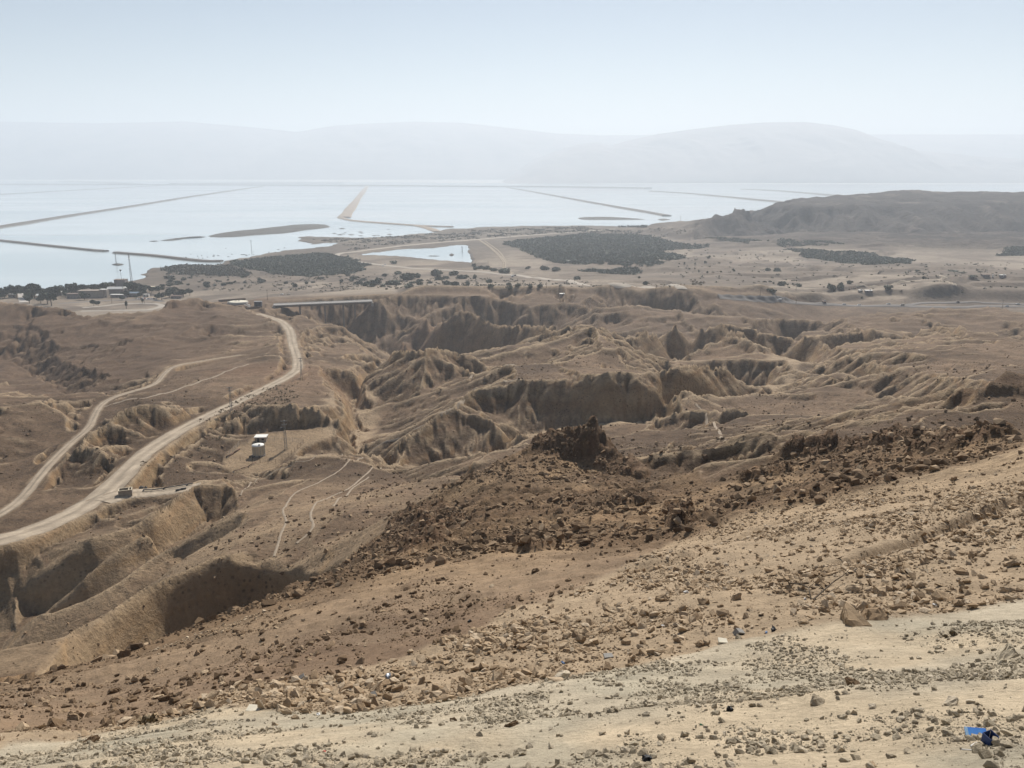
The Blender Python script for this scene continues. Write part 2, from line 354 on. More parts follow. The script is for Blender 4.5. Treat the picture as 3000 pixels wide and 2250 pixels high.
L('5', 'c', [(1780, 400, 16), (1850, 385, 18), (1950, 392, 18), (2050, 385, 17), (2212, 360, 14)])
L('6', 'c', [(0, 215, 0), (200, 232, 0), (380, 225, -1), (470, 232, 0), (540, 245, 0), (640, 262, 2), (700, 250, 0), (800, 232, -1), (880, 250, 3), (1000, 262, 6)])
L('6', 'Y', [(300, 330, 925), (380, 350, 925), (460, 365, 922), (560, 372, 915), (620, 400, 900), (700, 432, 880), (790, 420, 888), (850, 380, 905), (900, 330, 925)])
L('6', 'c', [(800, 430, 22), (830, 405, 14), (880, 370, 6), (930, 340, 1), (1000, 360, 4), (1100, 400, 4), (1180, 425, 4), (1270, 440, 4)])
L('6', 'c', [(1000, 300, 14), (1040, 262, 3), (1080, 246, 0), (1150, 262, 1), (1250, 232, -2), (1340, 210, -4), (1420, 232, -3), (1540, 250, -2), (1680, 250, -3), (1800, 240, -3), (2000, 210, -6), (2100, 228, -4), (2212, 255, -3)])
L('6', 'c', [(1010, 350, 12), (1120, 330, 8), (1290, 328, 0), (1400, 342, -2), (1500, 388, 1), (1560, 340, -3), (1650, 310, -5), (1800, 330, -5), (2000, 378, -5), (2212, 400, -5)])
L('6', 'c', [(1120, 290, 10), (1300, 280, 10), (1450, 300, 12), (1600, 285, 12), (1750, 290, 12), (2000, 290, 10), (2212, 310, 8)])
L('6', 'c', [(1120, 460, 12), (1300, 450, 12), (1500, 442, 9), (1700, 432, 11), (1900, 468, 13), (2100, 485, 12), (2212, 490, 12)])
L('6', 'c', [(1300, 480, 2), (1500, 500, -2), (1800, 510, -6), (2212, 530, -8)])
L('6', 'c', [(900, 500, 16), (1000, 530, 10), (1100, 512, 5), (1200, 500, 3), (1330, 540, 3), (1440, 588, 2), (1560, 600, -1), (1800, 610, -8), (2000, 650, -14)])
L('6', 'Y', [(880, 600, 560), (1000, 585, 570), (1150, 595, 545), (1320, 655, 505)])
L('6', 'Y', [(760, 690, 520), (830, 685, 512), (960, 630, 524), (1090, 600, 530), (1200, 620, 518), (1300, 655, 505)])
L('6', 'Y', [(740, 760, 478), (800, 755, 474), (860, 733, 474), (960, 758, 462), (1150, 768, 440), (1300, 705, 462), (1500, 722, 418), (1700, 765, 362), (1850, 800, 300)])
L('6', 'Y', [(620, 850, 440), (740, 880, 420), (900, 850, 415), (1100, 820, 405), (1300, 830, 370), (1600, 850, 310)])
# -- the left block: roads, humps, hills
ROAD1 = L('4', 'Y', [(-300, 1440, 238), (0, 1350, 250), (200, 1290, 265), (400, 1200, 285), (560, 1100, 310), (700, 960, 345), (800, 870, 375), (950, 770, 410), (1100, 690, 445), (1270, 610, 485), (1400, 545, 525), (1530, 480, 570), (1600, 430, 615), (1605, 370, 675), (1580, 290, 760), (1565, 220, 860), (1520, 170, 960), (1450, 145, 1020), (1390, 128, 1070), (1330, 113, 1120)])
TRACK1 = L('4', 'Y', [(-250, 1330, 262), (0, 1210, 285), (130, 1110, 310), (250, 960, 350), (380, 830, 390), (480, 740, 425), (520, 660, 460), (560, 610, 485), (640, 570, 510), (830, 510, 555), (890, 450, 610), (950, 410, 645), (1080, 385, 670), (1300, 350, 705)])
L('4', 'z', [(1160, 72, 52), (1260, 85, 52), (1360, 100, 52), (1425, 95, 52), (1400, 68, 52), (1290, 58, 52), (1180, 60, 52), (1160, 72, 52)])
L('4', 'Y', [(-300, 60, 1050), (0, 60, 1050), (150, 78, 1035), (330, 80, 1020), (430, 115, 990), (500, 155, 965), (600, 172, 955), (780, 170, 960), (840, 110, 1010), (900, 65, 1060), (1000, 60, 1075), (1100, 72, 1080)])
L('4', 'Y', [(-300, 400, 855), (0, 400, 850), (100, 430, 820), (250, 500, 750), (330, 560, 660), (420, 600, 560)])
L('4', 'Y', [(0, 280, 905), (180, 275, 890), (280, 390, 800), (400, 440, 720), (600, 470, 650), (800, 470, 618)])
L('4', 'Y', [(150, 190, 930), (420, 210, 915), (600, 250, 880), (800, 330, 780), (950, 370, 690)])
L('4', 'Y', [(1000, 200, 920), (1200, 250, 820), (1400, 300, 760), (1480, 250, 840), (1460, 190, 930)])
L('4', 'Y', [(-200, 640, 415), (0, 655, 422), (110, 610, 438), (230, 590, 446), (300, 610, 444), (370, 640, 440)])
L('4', 'Y', [(-100, 560, 520), (100, 545, 530), (300, 590, 500)])
L('4', 'Y', [(-150, 1000, 340), (0, 1040, 332), (100, 980, 350), (200, 900, 375), (290, 830, 395)])
L('4', 'Y', [(340, 870, 359), (390, 832, 364), (430, 828, 366), (500, 850, 364), (560, 875, 359), (620, 930, 350)])
L('4', 'Y', [(330, 1000, 345), (350, 1050, 338), (400, 1062, 334), (500, 1030, 338), (620, 960, 352)])
L('4', 'Y', [(455, 800, 380), (560, 740, 395), (640, 660, 415), (720, 638, 420), (850, 622, 430), (960, 618, 440), (1010, 640, 447)])
L('4', 'Y', [(520, 850, 384), (650, 852, 386), (740, 800, 394), (800, 832, 391), (900, 785, 407), (990, 735, 428)])
L('4', 'Y', [(600, 600, 480), (800, 560, 505), (1000, 510, 540), (1200, 450, 590), (1350, 400, 650)])
L('4', 'Y', [(820, 900, 369), (960, 840, 392), (1100, 780, 418), (1200, 740, 435)])
L('4', 'Y', [(760, 1010, 345), (900, 1000, 350), (1030, 960, 362), (1110, 920, 378), (1180, 900, 392)])
L('4', 'Y', [(500, 1200, 296), (640, 1140, 306), (900, 1100, 318), (1080, 1068, 322)])
L('4', 'Y', [(0, 1440, 247), (200, 1390, 256), (450, 1290, 276), (700, 1230, 284), (850, 1180, 292)])
# -- the plain
H([(-300, 1130, 228), (0, 1130, 228), (150, 1110, 228), (233, 1070, 228), (271, 1040, 228), (340, 1030, 228), (423, 1040, 228), (470, 1100, 229), (530, 1170, 230), (600, 1220, 229)])
L('', 'z', [(-300, 903, 13), (0, 903, 13), (250, 905, 13), (420, 908, 13), (520, 893, 12), (600, 868, 10)])
L('', 'z', [(600, 838, 8), (760, 840, 10), (900, 846, 20), (1060, 846, 34), (1160, 842, 40)])
L('5', 'z', [(540, 95, 59), (620, 66, 62), (760, 70, 62), (900, 72, 61), (1000, 85, 60), (1100, 105, 57)])
L('5', 'z', [(1210, 108, 56), (1290, 76, 61), (1400, 90, 61), (1460, 112, 56)]); L('5', 'z', [(1500, 92, 58), (1580, 80, 61), (1660, 80, 61), (1780, 105, 57)])
L('5', 'z', [(1870, 108, 58), (1930, 88, 62), (1960, 85, 63), (2100, 95, 61), (2212, 130, 56)])
L('5', 'z', [(500, 122, 54), (800, 112, 55), (1000, 118, 54), (1130, 122, 53), (1250, 120, 53), (1500, 128, 53), (1700, 128, 53), (1900, 140, 54), (2100, 150, 54)])
L('', 'z', [(812, 894, 53), (850, 901, 50), (900, 918, 42)])
L('', 'z', [(2160, 862, 54), (2220, 847, 60), (2290, 868, 52)]); L('', 'z', [(2260, 868, 54), (2330, 850, 58), (2400, 862, 54), (2450, 880, 44)])
L('', 'z', [(2000, 860, 40), (2120, 872, 42), (2256, 881, 43), (2397, 893, 44), (2532, 899, 44), (2700, 903, 44), (3000, 904, 44), (3300, 905, 44)])
L('', 'z', [(2660, 885, 45), (2720, 884, 45), (2850, 882, 45), (3000, 884, 45), (3300, 885, 45)]); L('', 'z', [(2650, 872, 50), (2700, 856, 56), (2760, 848, 58), (2850, 850, 57), (3000, 851, 57), (3300, 851, 57)]); L('', 'z', [(2700, 838, 54), (3000, 838, 52), (3300, 838, 52)])
L('', 'z', [(2860, 892, 47), (2840, 895, 45)])
L('', 'z', [(-300, 865, 5), (0, 865, 5), (200, 868, 6), (330, 875, 8), (430, 868, 8), (560, 855, 7)])
L('', 'z', [(999, 757, 6), (1081, 772, 7), (1216, 787, 10), (1352, 794, 12), (1519, 807, 18), (1668, 823, 25), (1804, 833, 30), (1900, 843, 36)])
L('', 'z', [(986, 746, 5), (1171, 721, 4), (1397, 702, 3.5), (1668, 681, 3), (1800, 671, 3)])
L('', 'z', [(1520, 750, 8), (1700, 780, 13), (1900, 790, 18), (2100, 800, 24), (2300, 810, 30), (2600, 810, 36), (3000, 810, 40), (3300, 810, 40)])
L('', 'z', [(1700, 700, 4), (1900, 690, 5), (2100, 720, 10), (2400, 740, 14), (2700, 745, 18), (3000, 745, 20), (3300, 745, 20)])
L('', 'z', [(1420, 762, 7), (1440, 715, 4)])
# salt mountain
FOOT = L('3', 'z', [(440, 398, 2), (600, 412, 6), (800, 425, 9), (1050, 455, 12), (1200, 480, 14), (1500, 490, 15), (1750, 487, 16), (2212, 465, 18), (2800, 450, 20)])
def _hy(zm, u, v, Y):
    uu, vv = zpx(zm, u, v); k, t = ray(uu, vv); return (k * Y, Y, CAMZ - t * Y)
put([_hy('3', u, v, Y) for u, v, Y in [(455, 385, 2480), (520, 350, 2560), (640, 325, 2620), (720, 312, 2680), (850, 290, 2740), (1000, 245, 2900), (1200, 228, 2950), (1400, 212, 3000), (1580, 205, 3020), (1900, 210, 3000), (2212, 212, 2980), (2800, 212, 2950)]])
put([_hy('3', u, v, Y) for u, v, Y in [(700, 350, 2520), (1000, 320, 2560), (1300, 300, 2600), (1600, 290, 2620), (1900, 270, 2650), (2212, 260, 2650), (2800, 250, 2650)]])
put([(k * 3500, 3500, z) for k, z in [(0.25, -3), (0.34, 30), (0.45, 60), (0.6, 70), (0.8, 70)]])
for k in np.linspace(-0.8, 0.9, 18): PTS.append((*lp((k * 4300, 4300, 0)), -4.0 if k < .3 else 40.0))
SHORE = [(-600, 872), (-200, 860), (0, 849), (72, 848), (195, 843), (271, 836), (337, 825), (429, 814), (434, 798), (452, 782), (543, 775), (633, 775), (655, 764), (768, 746), (859, 730), (945, 723), (1000, 714),
         (1010, 711), (940, 712), (904, 716), (877, 697), (900, 693), (985, 694), (1036, 697), (1117, 695), (1167, 690), (1216, 683), (1278, 681), (1284, 673), (1340, 669), (1379, 669), (1397, 666), (1533, 662), (1668, 660), (1759, 660), (1881, 665), (2044, 662)]
SHORE_W = [PZ(u, v, 0) for u, v in SHORE]
LAND = [(p[0], p[1]) for p in SHORE_W] + [(PZ(2060, 652, 0)[0], 3200), (1200, 3900), (5000, 3900), (5000, -100), (-5000, -100), (-5000, SHORE_W[0][1])]
for u, v in SHORE: q = PZ(u, v, 0); PTS.append((*lp(q), 1.2))
POND = [PZ(u, v, 4.2)[:2] for u, v in [(1049, 746), (1094, 739), (1171, 730), (1275, 726), (1334, 718), (1366, 717), (1372, 730), (1381, 757), (1386, 772), (1329, 766), (1275, 762), (1194, 752), (1126, 748)]]

# ---- grid in plan: rows of equal distance, columns of equal bearing
TH = np.concatenate([np.linspace(-0.93, -0.665, 34)[:-1], np.linspace(-0.66, 0.66, 900), np.linspace(0.665, 0.93, 34)[1:]])
lr = [math.log(0.8)]
while lr[-1] < math.log(4200):
    r = math.exp(lr[-1])
    lr.append(lr[-1] + (0.04 if r < 2.2 else 0.0085 if r < 45 else 0.0062 if r < 100 else 0.0046 if r < 950 else 0.0055 if r < 1500 else 0.008 if r < 2100 else 0.004 if r < 3050 else 0.01))
LR = np.array(lr); NR, NT = len(LR), len(TH)
RR = np.exp(LR)[:, None]; GX = (RR * np.sin(TH)[None, :]).astype(np.float32); GY = (RR * np.cos(TH)[None, :]).astype(np.float32)
arr = np.array([p for p in PTS if p[1] < 9 and abs(p[0]) < 1.2])
for l in np.linspace(math.log(24), math.log(4300), 60):
    for t in (-0.96, 0.96):
        d = (arr[:, 0] - t) ** 2 + ((arr[:, 1] - l)) ** 2; z = arr[np.argmin(d), 2]; PTS.append((t, l, float(z)))
_seen = {}
for p in PTS:
    if -1.01 < p[0] < 1.01 and p[1] < 9: _seen.setdefault((round(p[0], 4), round(p[1], 4)), p)
PTS = [p for p in _seen.values()]
PTS.append((-1.0, 9, -4)); PTS.append((1.0, 9, 40))
vv, _, ff, ov, _, _ = delaunay_2d_cdt([Vector((p[0], p[1])) for p in PTS], [], [], 0, 1e-6)
vz = np.array([PTS[o[0]][2] for o in ov]); va = np.array([(q.x, q.y) for q in vv])
GZ = np.full((NR, NT), np.nan)
for f in ff:
    a, b, c = va[list(f)]; za, zb, zc = vz[list(f)]
    t0, t1 = min(a[0], b[0], c[0]), max(a[0], b[0], c[0]); l0, l1 = min(a[1], b[1], c[1]), max(a[1], b[1], c[1])
    j0, j1 = np.searchsorted(TH, t0 - 1e-9), np.searchsorted(TH, t1 + 1e-9); i0, i1 = np.searchsorted(LR, l0 - 1e-9), np.searchsorted(LR, l1 + 1e-9)
    if j0 >= j1 or i0 >= i1: continue
    T_, L_ = TH[None, j0:j1], LR[i0:i1, None]
    D = (b[1] - c[1]) * (a[0] - c[0]) + (c[0] - b[0]) * (a[1] - c[1])
    if abs(D) < 1e-14: continue
    w1 = ((b[1] - c[1]) * (T_ - c[0]) + (c[0] - b[0]) * (L_ - c[1])) / D; w2 = ((c[1] - a[1]) * (T_ - c[0]) + (a[0] - c[0]) * (L_ - c[1])) / D
    w3 = 1 - w1 - w2; m = (w1 >= -1e-6) & (w2 >= -1e-6) & (w3 >= -1e-6)
    z = w1 * za + w2 * zb + w3 * zc; sub = GZ[i0:i1, j0:j1]; sub[m] = z[m]
bad = np.isnan(GZ)
if bad.any(): GZ[bad] = 0.0
GZ = GZ.astype(np.float32); TH = TH.astype(np.float32); LR = LR.astype(np.float32); RR = RR.astype(np.float32)
# ---------------------------------------------------------------- relief on the lines: gullies, rubble, crags, level roads and pads
def grad(z):
    gl = np.gradient(z, LR, axis=0) / RR; gt = np.gradient(z, TH, axis=1) / RR
    s, c = np.sin(TH)[None, :], np.cos(TH)[None, :]
    return (gl * s + gt * c).astype(np.float32), (gl * c - gt * s).astype(np.float32)
def wpoly(pts, zm='', mode='c'):
    """photo outline -> outline on the ground plan (first ground met along each sight line)"""
    return [hit(*zpx(zm, u, v))[:2] for u, v in pts]
def hit(u, v, lift=0.0):
    k, t = ray(u, v); th = math.atan(k); j = float(np.interp(th, TH, np.arange(NT))); j0 = int(max(0, min(NT - 2, math.floor(j)))); fj = j - j0
    zc = GZ[:, j0] * (1 - fj) + GZ[:, j0 + 1] * fj; Y = np.exp(LR) * math.cos(th); d = zc - (CAMZ - t * Y)
    i = int(np.argmax(d > 0)) if (d > 0).any() else NR - 1
    if i == 0: i = 1
    f = -d[i - 1] / (d[i] - d[i - 1] + 1e-12); f = min(1, max(0, f)); y = Y[i - 1] + (Y[i] - Y[i - 1]) * f
    return (k * y, y, zc[i - 1] + (zc[i] - zc[i - 1]) * f + lift)
def ground(x, y):
    th = math.atan2(x, y); l = math.log(max(.81, math.hypot(x, y))); j = float(np.interp(th, TH, np.arange(NT))); j0 = int(max(0, min(NT - 2, j))); fj = min(1, max(0, j - j0))
    i0 = int(max(0, min(NR - 2, np.searchsorted(LR, l) - 1))); fi = min(1, max(0, (l - LR[i0]) / (LR[i0 + 1] - LR[i0])))
    g = GZ[i0:i0 + 2, j0:j0 + 2]
    return float((g[0, 0] * (1 - fj) + g[0, 1] * fj) * (1 - fi) + (g[1, 0] * (1 - fj) + g[1, 1] * fj) * fi)
def ground_n(x, y):
    """the same for arrays"""
    th = np.arctan2(x, y); l = np.log(np.maximum(.81, np.hypot(x, y))); j = np.interp(th, TH, np.arange(NT)); j0 = np.clip(j.astype(int), 0, NT - 2); fj = np.clip(j - j0, 0, 1)
    i0 = np.clip(np.searchsorted(LR, l) - 1, 0, NR - 2); fi = np.clip((l - LR[i0]) / (LR[i0 + 1] - LR[i0]), 0, 1)
    return (GZ[i0, j0] * (1 - fj) + GZ[i0, j0 + 1] * fj) * (1 - fi) + (GZ[i0 + 1, j0] * (1 - fj) + GZ[i0 + 1, j0 + 1] * fj) * fi
def grid_n(A, x, y):
    th = np.arctan2(x, y); l = np.log(np.maximum(.81, np.hypot(x, y))); j0 = np.clip(np.rint(np.interp(th, TH, np.arange(NT))).astype(int), 0, NT - 1)
    return A[np.clip(np.searchsorted(LR, l), 0, NR - 1), j0]

R2 = np.hypot(GX, GY)
GZ = blur(GZ, 2); GZ = np.where(R2 < 72, blur(GZ, 5), GZ); GZ = np.where(R2 > 1050, blur(GZ, 2), GZ)
# zones, read as outlines on the ground
DARK = wpoly([(1334, 1415), (1475, 1352), (1589, 1284), (1660, 1264), (1736, 1252), (1774, 1290), (1833, 1335), (1871, 1390), (1974, 1415), (2100, 1420), (2343, 1306), (2497, 1293), (2596, 1270), (2745, 1280), (2865, 1264), (2950, 1274),
              (2990, 1295), (2800, 1360), (2600, 1410), (2400, 1460), (2200, 1510), (2000, 1580), (1900, 1620), (1700, 1720), (1500, 1800), (1350, 1870), (1150, 1930), (900, 1990), (600, 2035), (420, 2100), (200, 2150), (-200, 2200),
              (-200, 2065), (98, 1996), (347, 1926), (472, 1895), (705, 1828), (850, 1760), (960, 1690), (1106, 1580), (1160, 1514)])
MIDR = wpoly([(-300, 2230), (0, 2195), (250, 2160), (420, 2115), (600, 2050), (800, 2085), (1000, 2095), (1300, 2058), (1588, 2014), (1904, 1954), (2175, 1878), (2673, 1810), (3000, 1760), (3300, 1722), (3300, 1240), (3000, 1292), (2600, 1402), (2200, 1502), (1900, 1602), (1500, 1612), (900, 1712), (860, 1760), (472, 1896), (0, 2018), (-200, 2062)])
wx = GX + 6 * fbm(GX / 14, GY / 14, 3, 4) * np.minimum(1, R2 / 60); wy = GY + 6 * fbm(GX / 14, GY / 14, 9, 4) * np.minimum(1, R2 / 60)
near = R2 < 230
M_dark = np.zeros_like(GZ); M_dark[near] = in_poly(wx[near], wy[near], DARK); M_dark = np.where(R2 > 95, sstep(.02, .3, blur(M_dark, 14)), np.where(R2 < 85, sstep(.1, .9, blur(M_dark, 16) + .35 * fbm(GX / 5, GY / 5, 47, 4)), blur(M_dark, 5)))
M_mid = np.zeros_like(GZ); M_mid[near] = in_poly(wx[near] * .7 + GX[near] * .3, wy[near] * .7 + GY[near] * .3, MIDR); M_mid = sstep(.12, .88, blur(M_mid, 9) + .3 * fbm(GX / 1.6, GY / 1.6, 49, 4) * (blur(M_mid, 9) > .02))
inl = in_poly(GX + 25 * fbm(GX / 60, GY / 60, 5, 4) * (R2 > 900), GY + 30 * fbm(GX / 45, GY / 45, 8, 4) * (R2 > 900), LAND).astype(np.float32)
inl[R2 < 900] = 1; inl = blur(inl, 2)
pond = in_poly(GX + 8 * fbm(GX / 20, GY / 20, 15, 3), GY + 8 * fbm(GX / 20, GY / 20, 25, 3), POND).astype(np.float32); pond = blur(pond, 1)
GZ = np.where(R2 > 960, np.maximum(GZ, 0.9 + 0.5 * inl), GZ)
road_list = {'r1': (catmull(ROAD1), 4.2), 't1': (catmull(TRACK1), 2.2)}
# apron by the block hut
APRON = catmull([P(300, 1470, 297), P(368, 1447, 306), P(460, 1442, 309), P(560, 1428, 316), P(590, 1420, 318)], 4); road_list['ap'] = (APRON, 4.0)
M_road = np.zeros_like(GZ); flat = np.zeros_like(GZ); M_off = np.zeros_like(GZ)
for k, (pts, hw) in road_list.items():
    xs = [p[0] for p in pts]; ys = [p[1] for p in pts]
    m = (GX > min(xs) - 30) & (GX < max(xs) + 30) & (GY > min(ys) - 30) & (GY < max(ys) + 30)
    d = np.full(GZ.shape, 1e9, np.float32); zz = np.zeros_like(GZ); d[m], zz[m] = line_dist(GX[m], GY[m], pts)
    d = d + 0.8 * fbm(GX / 6, GY / 6, 4, 3)
    s = 1 - sstep(hw + 0.4, hw + 3.6, d); GZ = GZ * (1 - s) + zz * s
    flat = np.maximum(flat, 1 - sstep(hw + 0.5, hw + 4.5, d)); M_road = np.maximum(M_road, 1 - sstep(hw * .75, hw * 1.25, d))
PAD1 = [PZ(u, v, 88)[:2] for u, v in [(650, 1350), (690, 1306), (760, 1275), (850, 1263), (985, 1252), (978, 1276), (892, 1305), (850, 1338), (806, 1377), (740, 1388), (680, 1386)]]
PAD2 = [PZ(u, v, 52)[:2] for u, v in [(626, 890), (700, 905), (735, 909), (776, 905), (768, 882), (700, 878), (634, 881)]]
for poly, z in ((PAD1, 88), (PAD2, 52)):
    m = blur(in_poly(GX, GY, poly).astype(np.float64), 4); GZ = GZ * (1 - m) + z * m; flat = np.maximum(flat, sstep(0.0, 0.6, m))
M_pad = blur(in_poly(GX + 2 * fbm(GX / 5, GY / 5, 2, 3), GY, PAD1).astype(np.float64), 2)

keep = 1 - flat
relief = sstep(330, 430, R2) * (1 - sstep(900, 980, R2)) * keep
GZ = GZ + relief * (ridged(GX / 115 + 3, GY / 115, 301, 4, .5) - .25) * (3.0 + 5 * sstep(450, 700, R2)) * (0.9 + .1 * (GX > -60))
gx, gy = grad(blur(GZ, 4)); gm = np.hypot(gx, gy) + 1e-6
saltm = sstep(0.20, 0.245, GX / np.maximum(GY, 1)) * sstep(2050, 2300, R2) * sstep(5, 16, GZ)
nearw = 1 - sstep(75, 130, R2)
bluff = (1 - sstep(215, 275, R2)) * (1 - sstep(-.18, -.05, GX / np.maximum(GY, 1)))
bad_w = (1 - .72 * bluff) * sstep(75, 130, R2) * (1 - sstep(960, 1060, R2)) * keep * (1 - 0.75 * M_dark)
cl = np.clip(gm * 2.2, 0, 1.0)
e1 = np.zeros_like(GZ); e1b = np.zeros_like(GZ); rg = (R2 > 70) & (R2 < 1080)
def er(m, lam, seed, o, a0, fall, curl, gx, gy, gm, cl, wrp=0.3):
    return erode(GX[m] / lam + wrp * fbm(GX[m] / lam / 3, GY[m] / lam / 3, seed + 6, 3), GY[m] / lam + wrp * fbm(GX[m] / lam / 3, GY[m] / lam / 3, seed + 7, 3), (gx / gm * cl)[m], (gy / gm * cl)[m], seed, o, a0, fall, curl)
e1[rg] = er(rg, 38.0, 11, 3, 0.6, 0.5, 0.6, gx, gy, gm, cl)
vary = 1 + 0.6 * fbm(GX / 110, GY / 110, 40, 2)
GZ = GZ + (e1 - 0.3) * (0.8 + 3.4 * sstep(0.05, 0.4, gm)) * (0.7 + 0.5 * sstep(250, 700, R2)) * vary * bad_w * sstep(95, 200, R2)
gx, gy = grad(blur(GZ, 2)); gm = np.hypot(gx, gy) + 1e-6; cl = np.clip(gm * 1.7, 0, 1.0)
e1b[rg] = er(rg, 13.0, 111, 3, 0.6, 0.48, 0.7, gx, gy, gm, cl, 0.2)
e1b = 1 - 1.6 * np.abs(np.clip(0.75 - e1b, 0, 2)) 
GZ = GZ + (e1b - 0.2) * (0.2 + 1.2 * sstep(0.10, 0.6, gm)) * (0.6 + 1.0 * sstep(250, 700, R2)) * vary * bad_w * (1 - 0.88 * sstep(0.65, 1.4, gm))
us = GZ - blur(GZ, 3); GZ = GZ + np.clip(us * 0.5, -1.0, 1.0) * (1 - .7 * sstep(.8, 1.5, gm)) * bad_w * sstep(130, 220, R2)
gx, gy = grad(blur(GZ, 1)); gm = np.hypot(gx, gy) + 1e-6
e1c = np.zeros_like(GZ); rg2 = (R2 > 80) & (R2 < 720); e1c[rg2] = er(rg2, 4.6, 131, 2, 0.6, 0.45, 0.6, gx, gy, gm, np.clip(gm * 1.5, 0, 1), 0.2)
GZ = GZ + (e1c - .3) * (0.10 + 0.28 * sstep(0.15, 0.6, gm)) * bad_w * (1 - 0.9 * sstep(0.7, 1.3, gm)) * (1 - sstep(600, 720, R2))
lz = GZ / 2.7 + 0.5 * fbm(GX / 80, GY / 80, 55, 3); lz = np.abs((lz - np.floor(lz)) * 2 - 1)
GZ = GZ + (lz - .5) * 0.45 * sstep(0.5, 0.9, gm) * (1 - .6 * sstep(1.0, 1.8, gm)) * bad_w * sstep(110, 170, R2)
stp = sstep(0.5, 1.1, gm) * bad_w * sstep(80, 110, R2); GZ = GZ * (1 - .88 * stp) + blur(GZ, 4) * .88 * stp
stp = sstep(0.32, 0.75, blur(gm, 7)) * bad_w * sstep(80, 110, R2) * (.5 - .1 * sstep(480, 650, R2)); GZ = GZ * (1 - stp) + blur(GZ, 5) * stp
GZ = GZ + np.clip((GZ - blur(GZ, 5)) * .6, -1.0, 1.0) * bad_w * sstep(150, 230, R2)
gx, gy = grad(blur(GZ, 2)); gm = np.hypot(gx, gy) + 1e-6; rg3 = (R2 > 80) & (R2 < 980); e1d = np.zeros_like(GZ)
e1d[rg3] = er(rg3, 11.0, 171, 2, 0.65, 0.4, 0.4, gx, gy, gm, np.clip(gm * 1.6, 0, 1), 0.15)
GZ = GZ + (e1d - .35) * 2.7 * sstep(0.15, 0.5, gm) * (1 - .7 * sstep(.95, 1.7, gm)) * (.55 + .9 * sstep(250, 600, R2)) * bad_w
stp = sstep(0.45, 1.1, gm) * bad_w * sstep(330, 480, R2); GZ = GZ * (1 - .9 * stp) + blur(GZ, 4) * .9 * stp
e2 = np.zeros_like(GZ); m = (R2 > 1900) & (saltm > 0.01)
e2[m] = erode(GX[m] / 130, GY[m] / 130, (gx / gm * np.clip(gm * 4, 0, 1))[m], (gy / gm * np.clip(gm * 4, 0, 1))[m], 21, 5, 0.55, 0.55, 0.8)
GZ = GZ + (e2 - 0.35) * 30 * saltm * (1 - .7 * sstep(75, 105, GZ)) + saltm * 9 * (ridged(GX / 170, GY / 170, 77, 6, .6) - .3)
m = R2 < 160; e3 = np.zeros_like(GZ)
e3[m] = erode(GX[m] / 7, GY[m] / 7, (gx / gm * np.clip(gm * 1.4, 0, 1))[m], (gy / gm * np.clip(gm * 1.4, 0, 1))[m], 51, 3, 0.5, 0.45, 0.5)
GZ = GZ + e3 * 0.22 * nearw * (0.15 + 0.85 * sstep(9, 24, R2)) * (1 - 0.5 * (1 - M_mid))
# medium and small roughness
f1 = fbm(GX / 9, GY / 9, 61, 5, 0.55); f2 = fbm(GX / 55, GY / 55, 66, 4)
GZ = GZ + (f1 * 0.55 + f2 * 1.6) * bad_w * (0.5 + gm)
d1, d2, _ = cells(GX / 3.1, GY / 3.1, 5); lump = np.clip(d2 - d1, 0, .6)
crag = M_dark * sstep(0.1, 0.5, fbm(GX / 22, GY / 22, 71, 3) + 0.25 + 0.5 * sstep(0.5, 0.95, gm))
rr_ = ridged(GX / 5.5, GY / 5.5, 72, 5, 0.6)
GZ = GZ + crag * (rr_ * 0.8 + lump * 0.9) * sstep(25, 80, R2) + M_dark * (fbm(GX / 2.2, GY / 2.2, 73, 4, .6) * 0.28) * sstep(12, 40, R2)
# named crags: block-built outcrops on the spur
CRAGS = [((1620, 1290), (1775, 1288), 5.5, 1.7), ((1770, 1312), (1866, 1388), 4.5, 1.6), ((2343, 1318), (2430, 1306), 3.5, 1.8), ((2500, 1310), (2620, 1292), 3.5, 1.4), ((2745, 1306), (2865, 1286), 3.2, 1.4), ((2870, 1160), (3020, 1140), 7, 2.6), ((1975, 1500), (2000, 1540), 1.6, 1.8), ((2205, 1400), (2280, 1390), 2.0, 1.4), ((1830, 1470), (1890, 1465), 2.0, 1.0),
         ((1240, 1500), (1290, 1560), 4, 1.4), ((1180, 1530), (1230, 1600), 4, 1.2), ((1560, 1610), (1620, 1590), 1.6, 0.8)]
M_crag = np.zeros_like(GZ)
for (a, b, wd, hgt) in CRAGS:
    pa, pb = hit(*a), hit(*b); pts = [pa, tuple((pa[i] + pb[i]) / 2 for i in range(3)), pb]
    m = (np.abs(GX - pts[1][0]) < 45) & (np.abs(GY - pts[1][1]) < 45); d = np.full(GZ.shape, 1e9, np.float32); d[m], _ = line_dist(GX[m], GY[m], pts)
    dd1, dd2, idv = cells(GX / (wd * .45) + .35 * f1, GY / (wd * .45) + .35 * fbm(GX / 3, GY / 3, 14, 3), 91)
    s = (1 - sstep(wd * 0.55, wd * 0.95, d + wd * 0.5 * f1)) * (d < 1e8)
    GZ = GZ + s * hgt * (0.30 + 0.7 * idv) * (0.9 + 0.3 * rr_) ; M_crag = np.maximum(M_crag, s)
# near ground: fine relief
GZ = GZ + nearw * (fbm(GX / 1.7, GY / 1.7, 81, 5, 0.55) * (0.05 + 0.11 * M_mid) + fbm(GX / 0.28, GY / 0.28, 82, 3, 0.6) * 0.018 * (1 - sstep(9, 22, R2)) + fbm(GX / 7, GY / 7, 83, 3) * 0.28 * sstep(6, 20, R2))
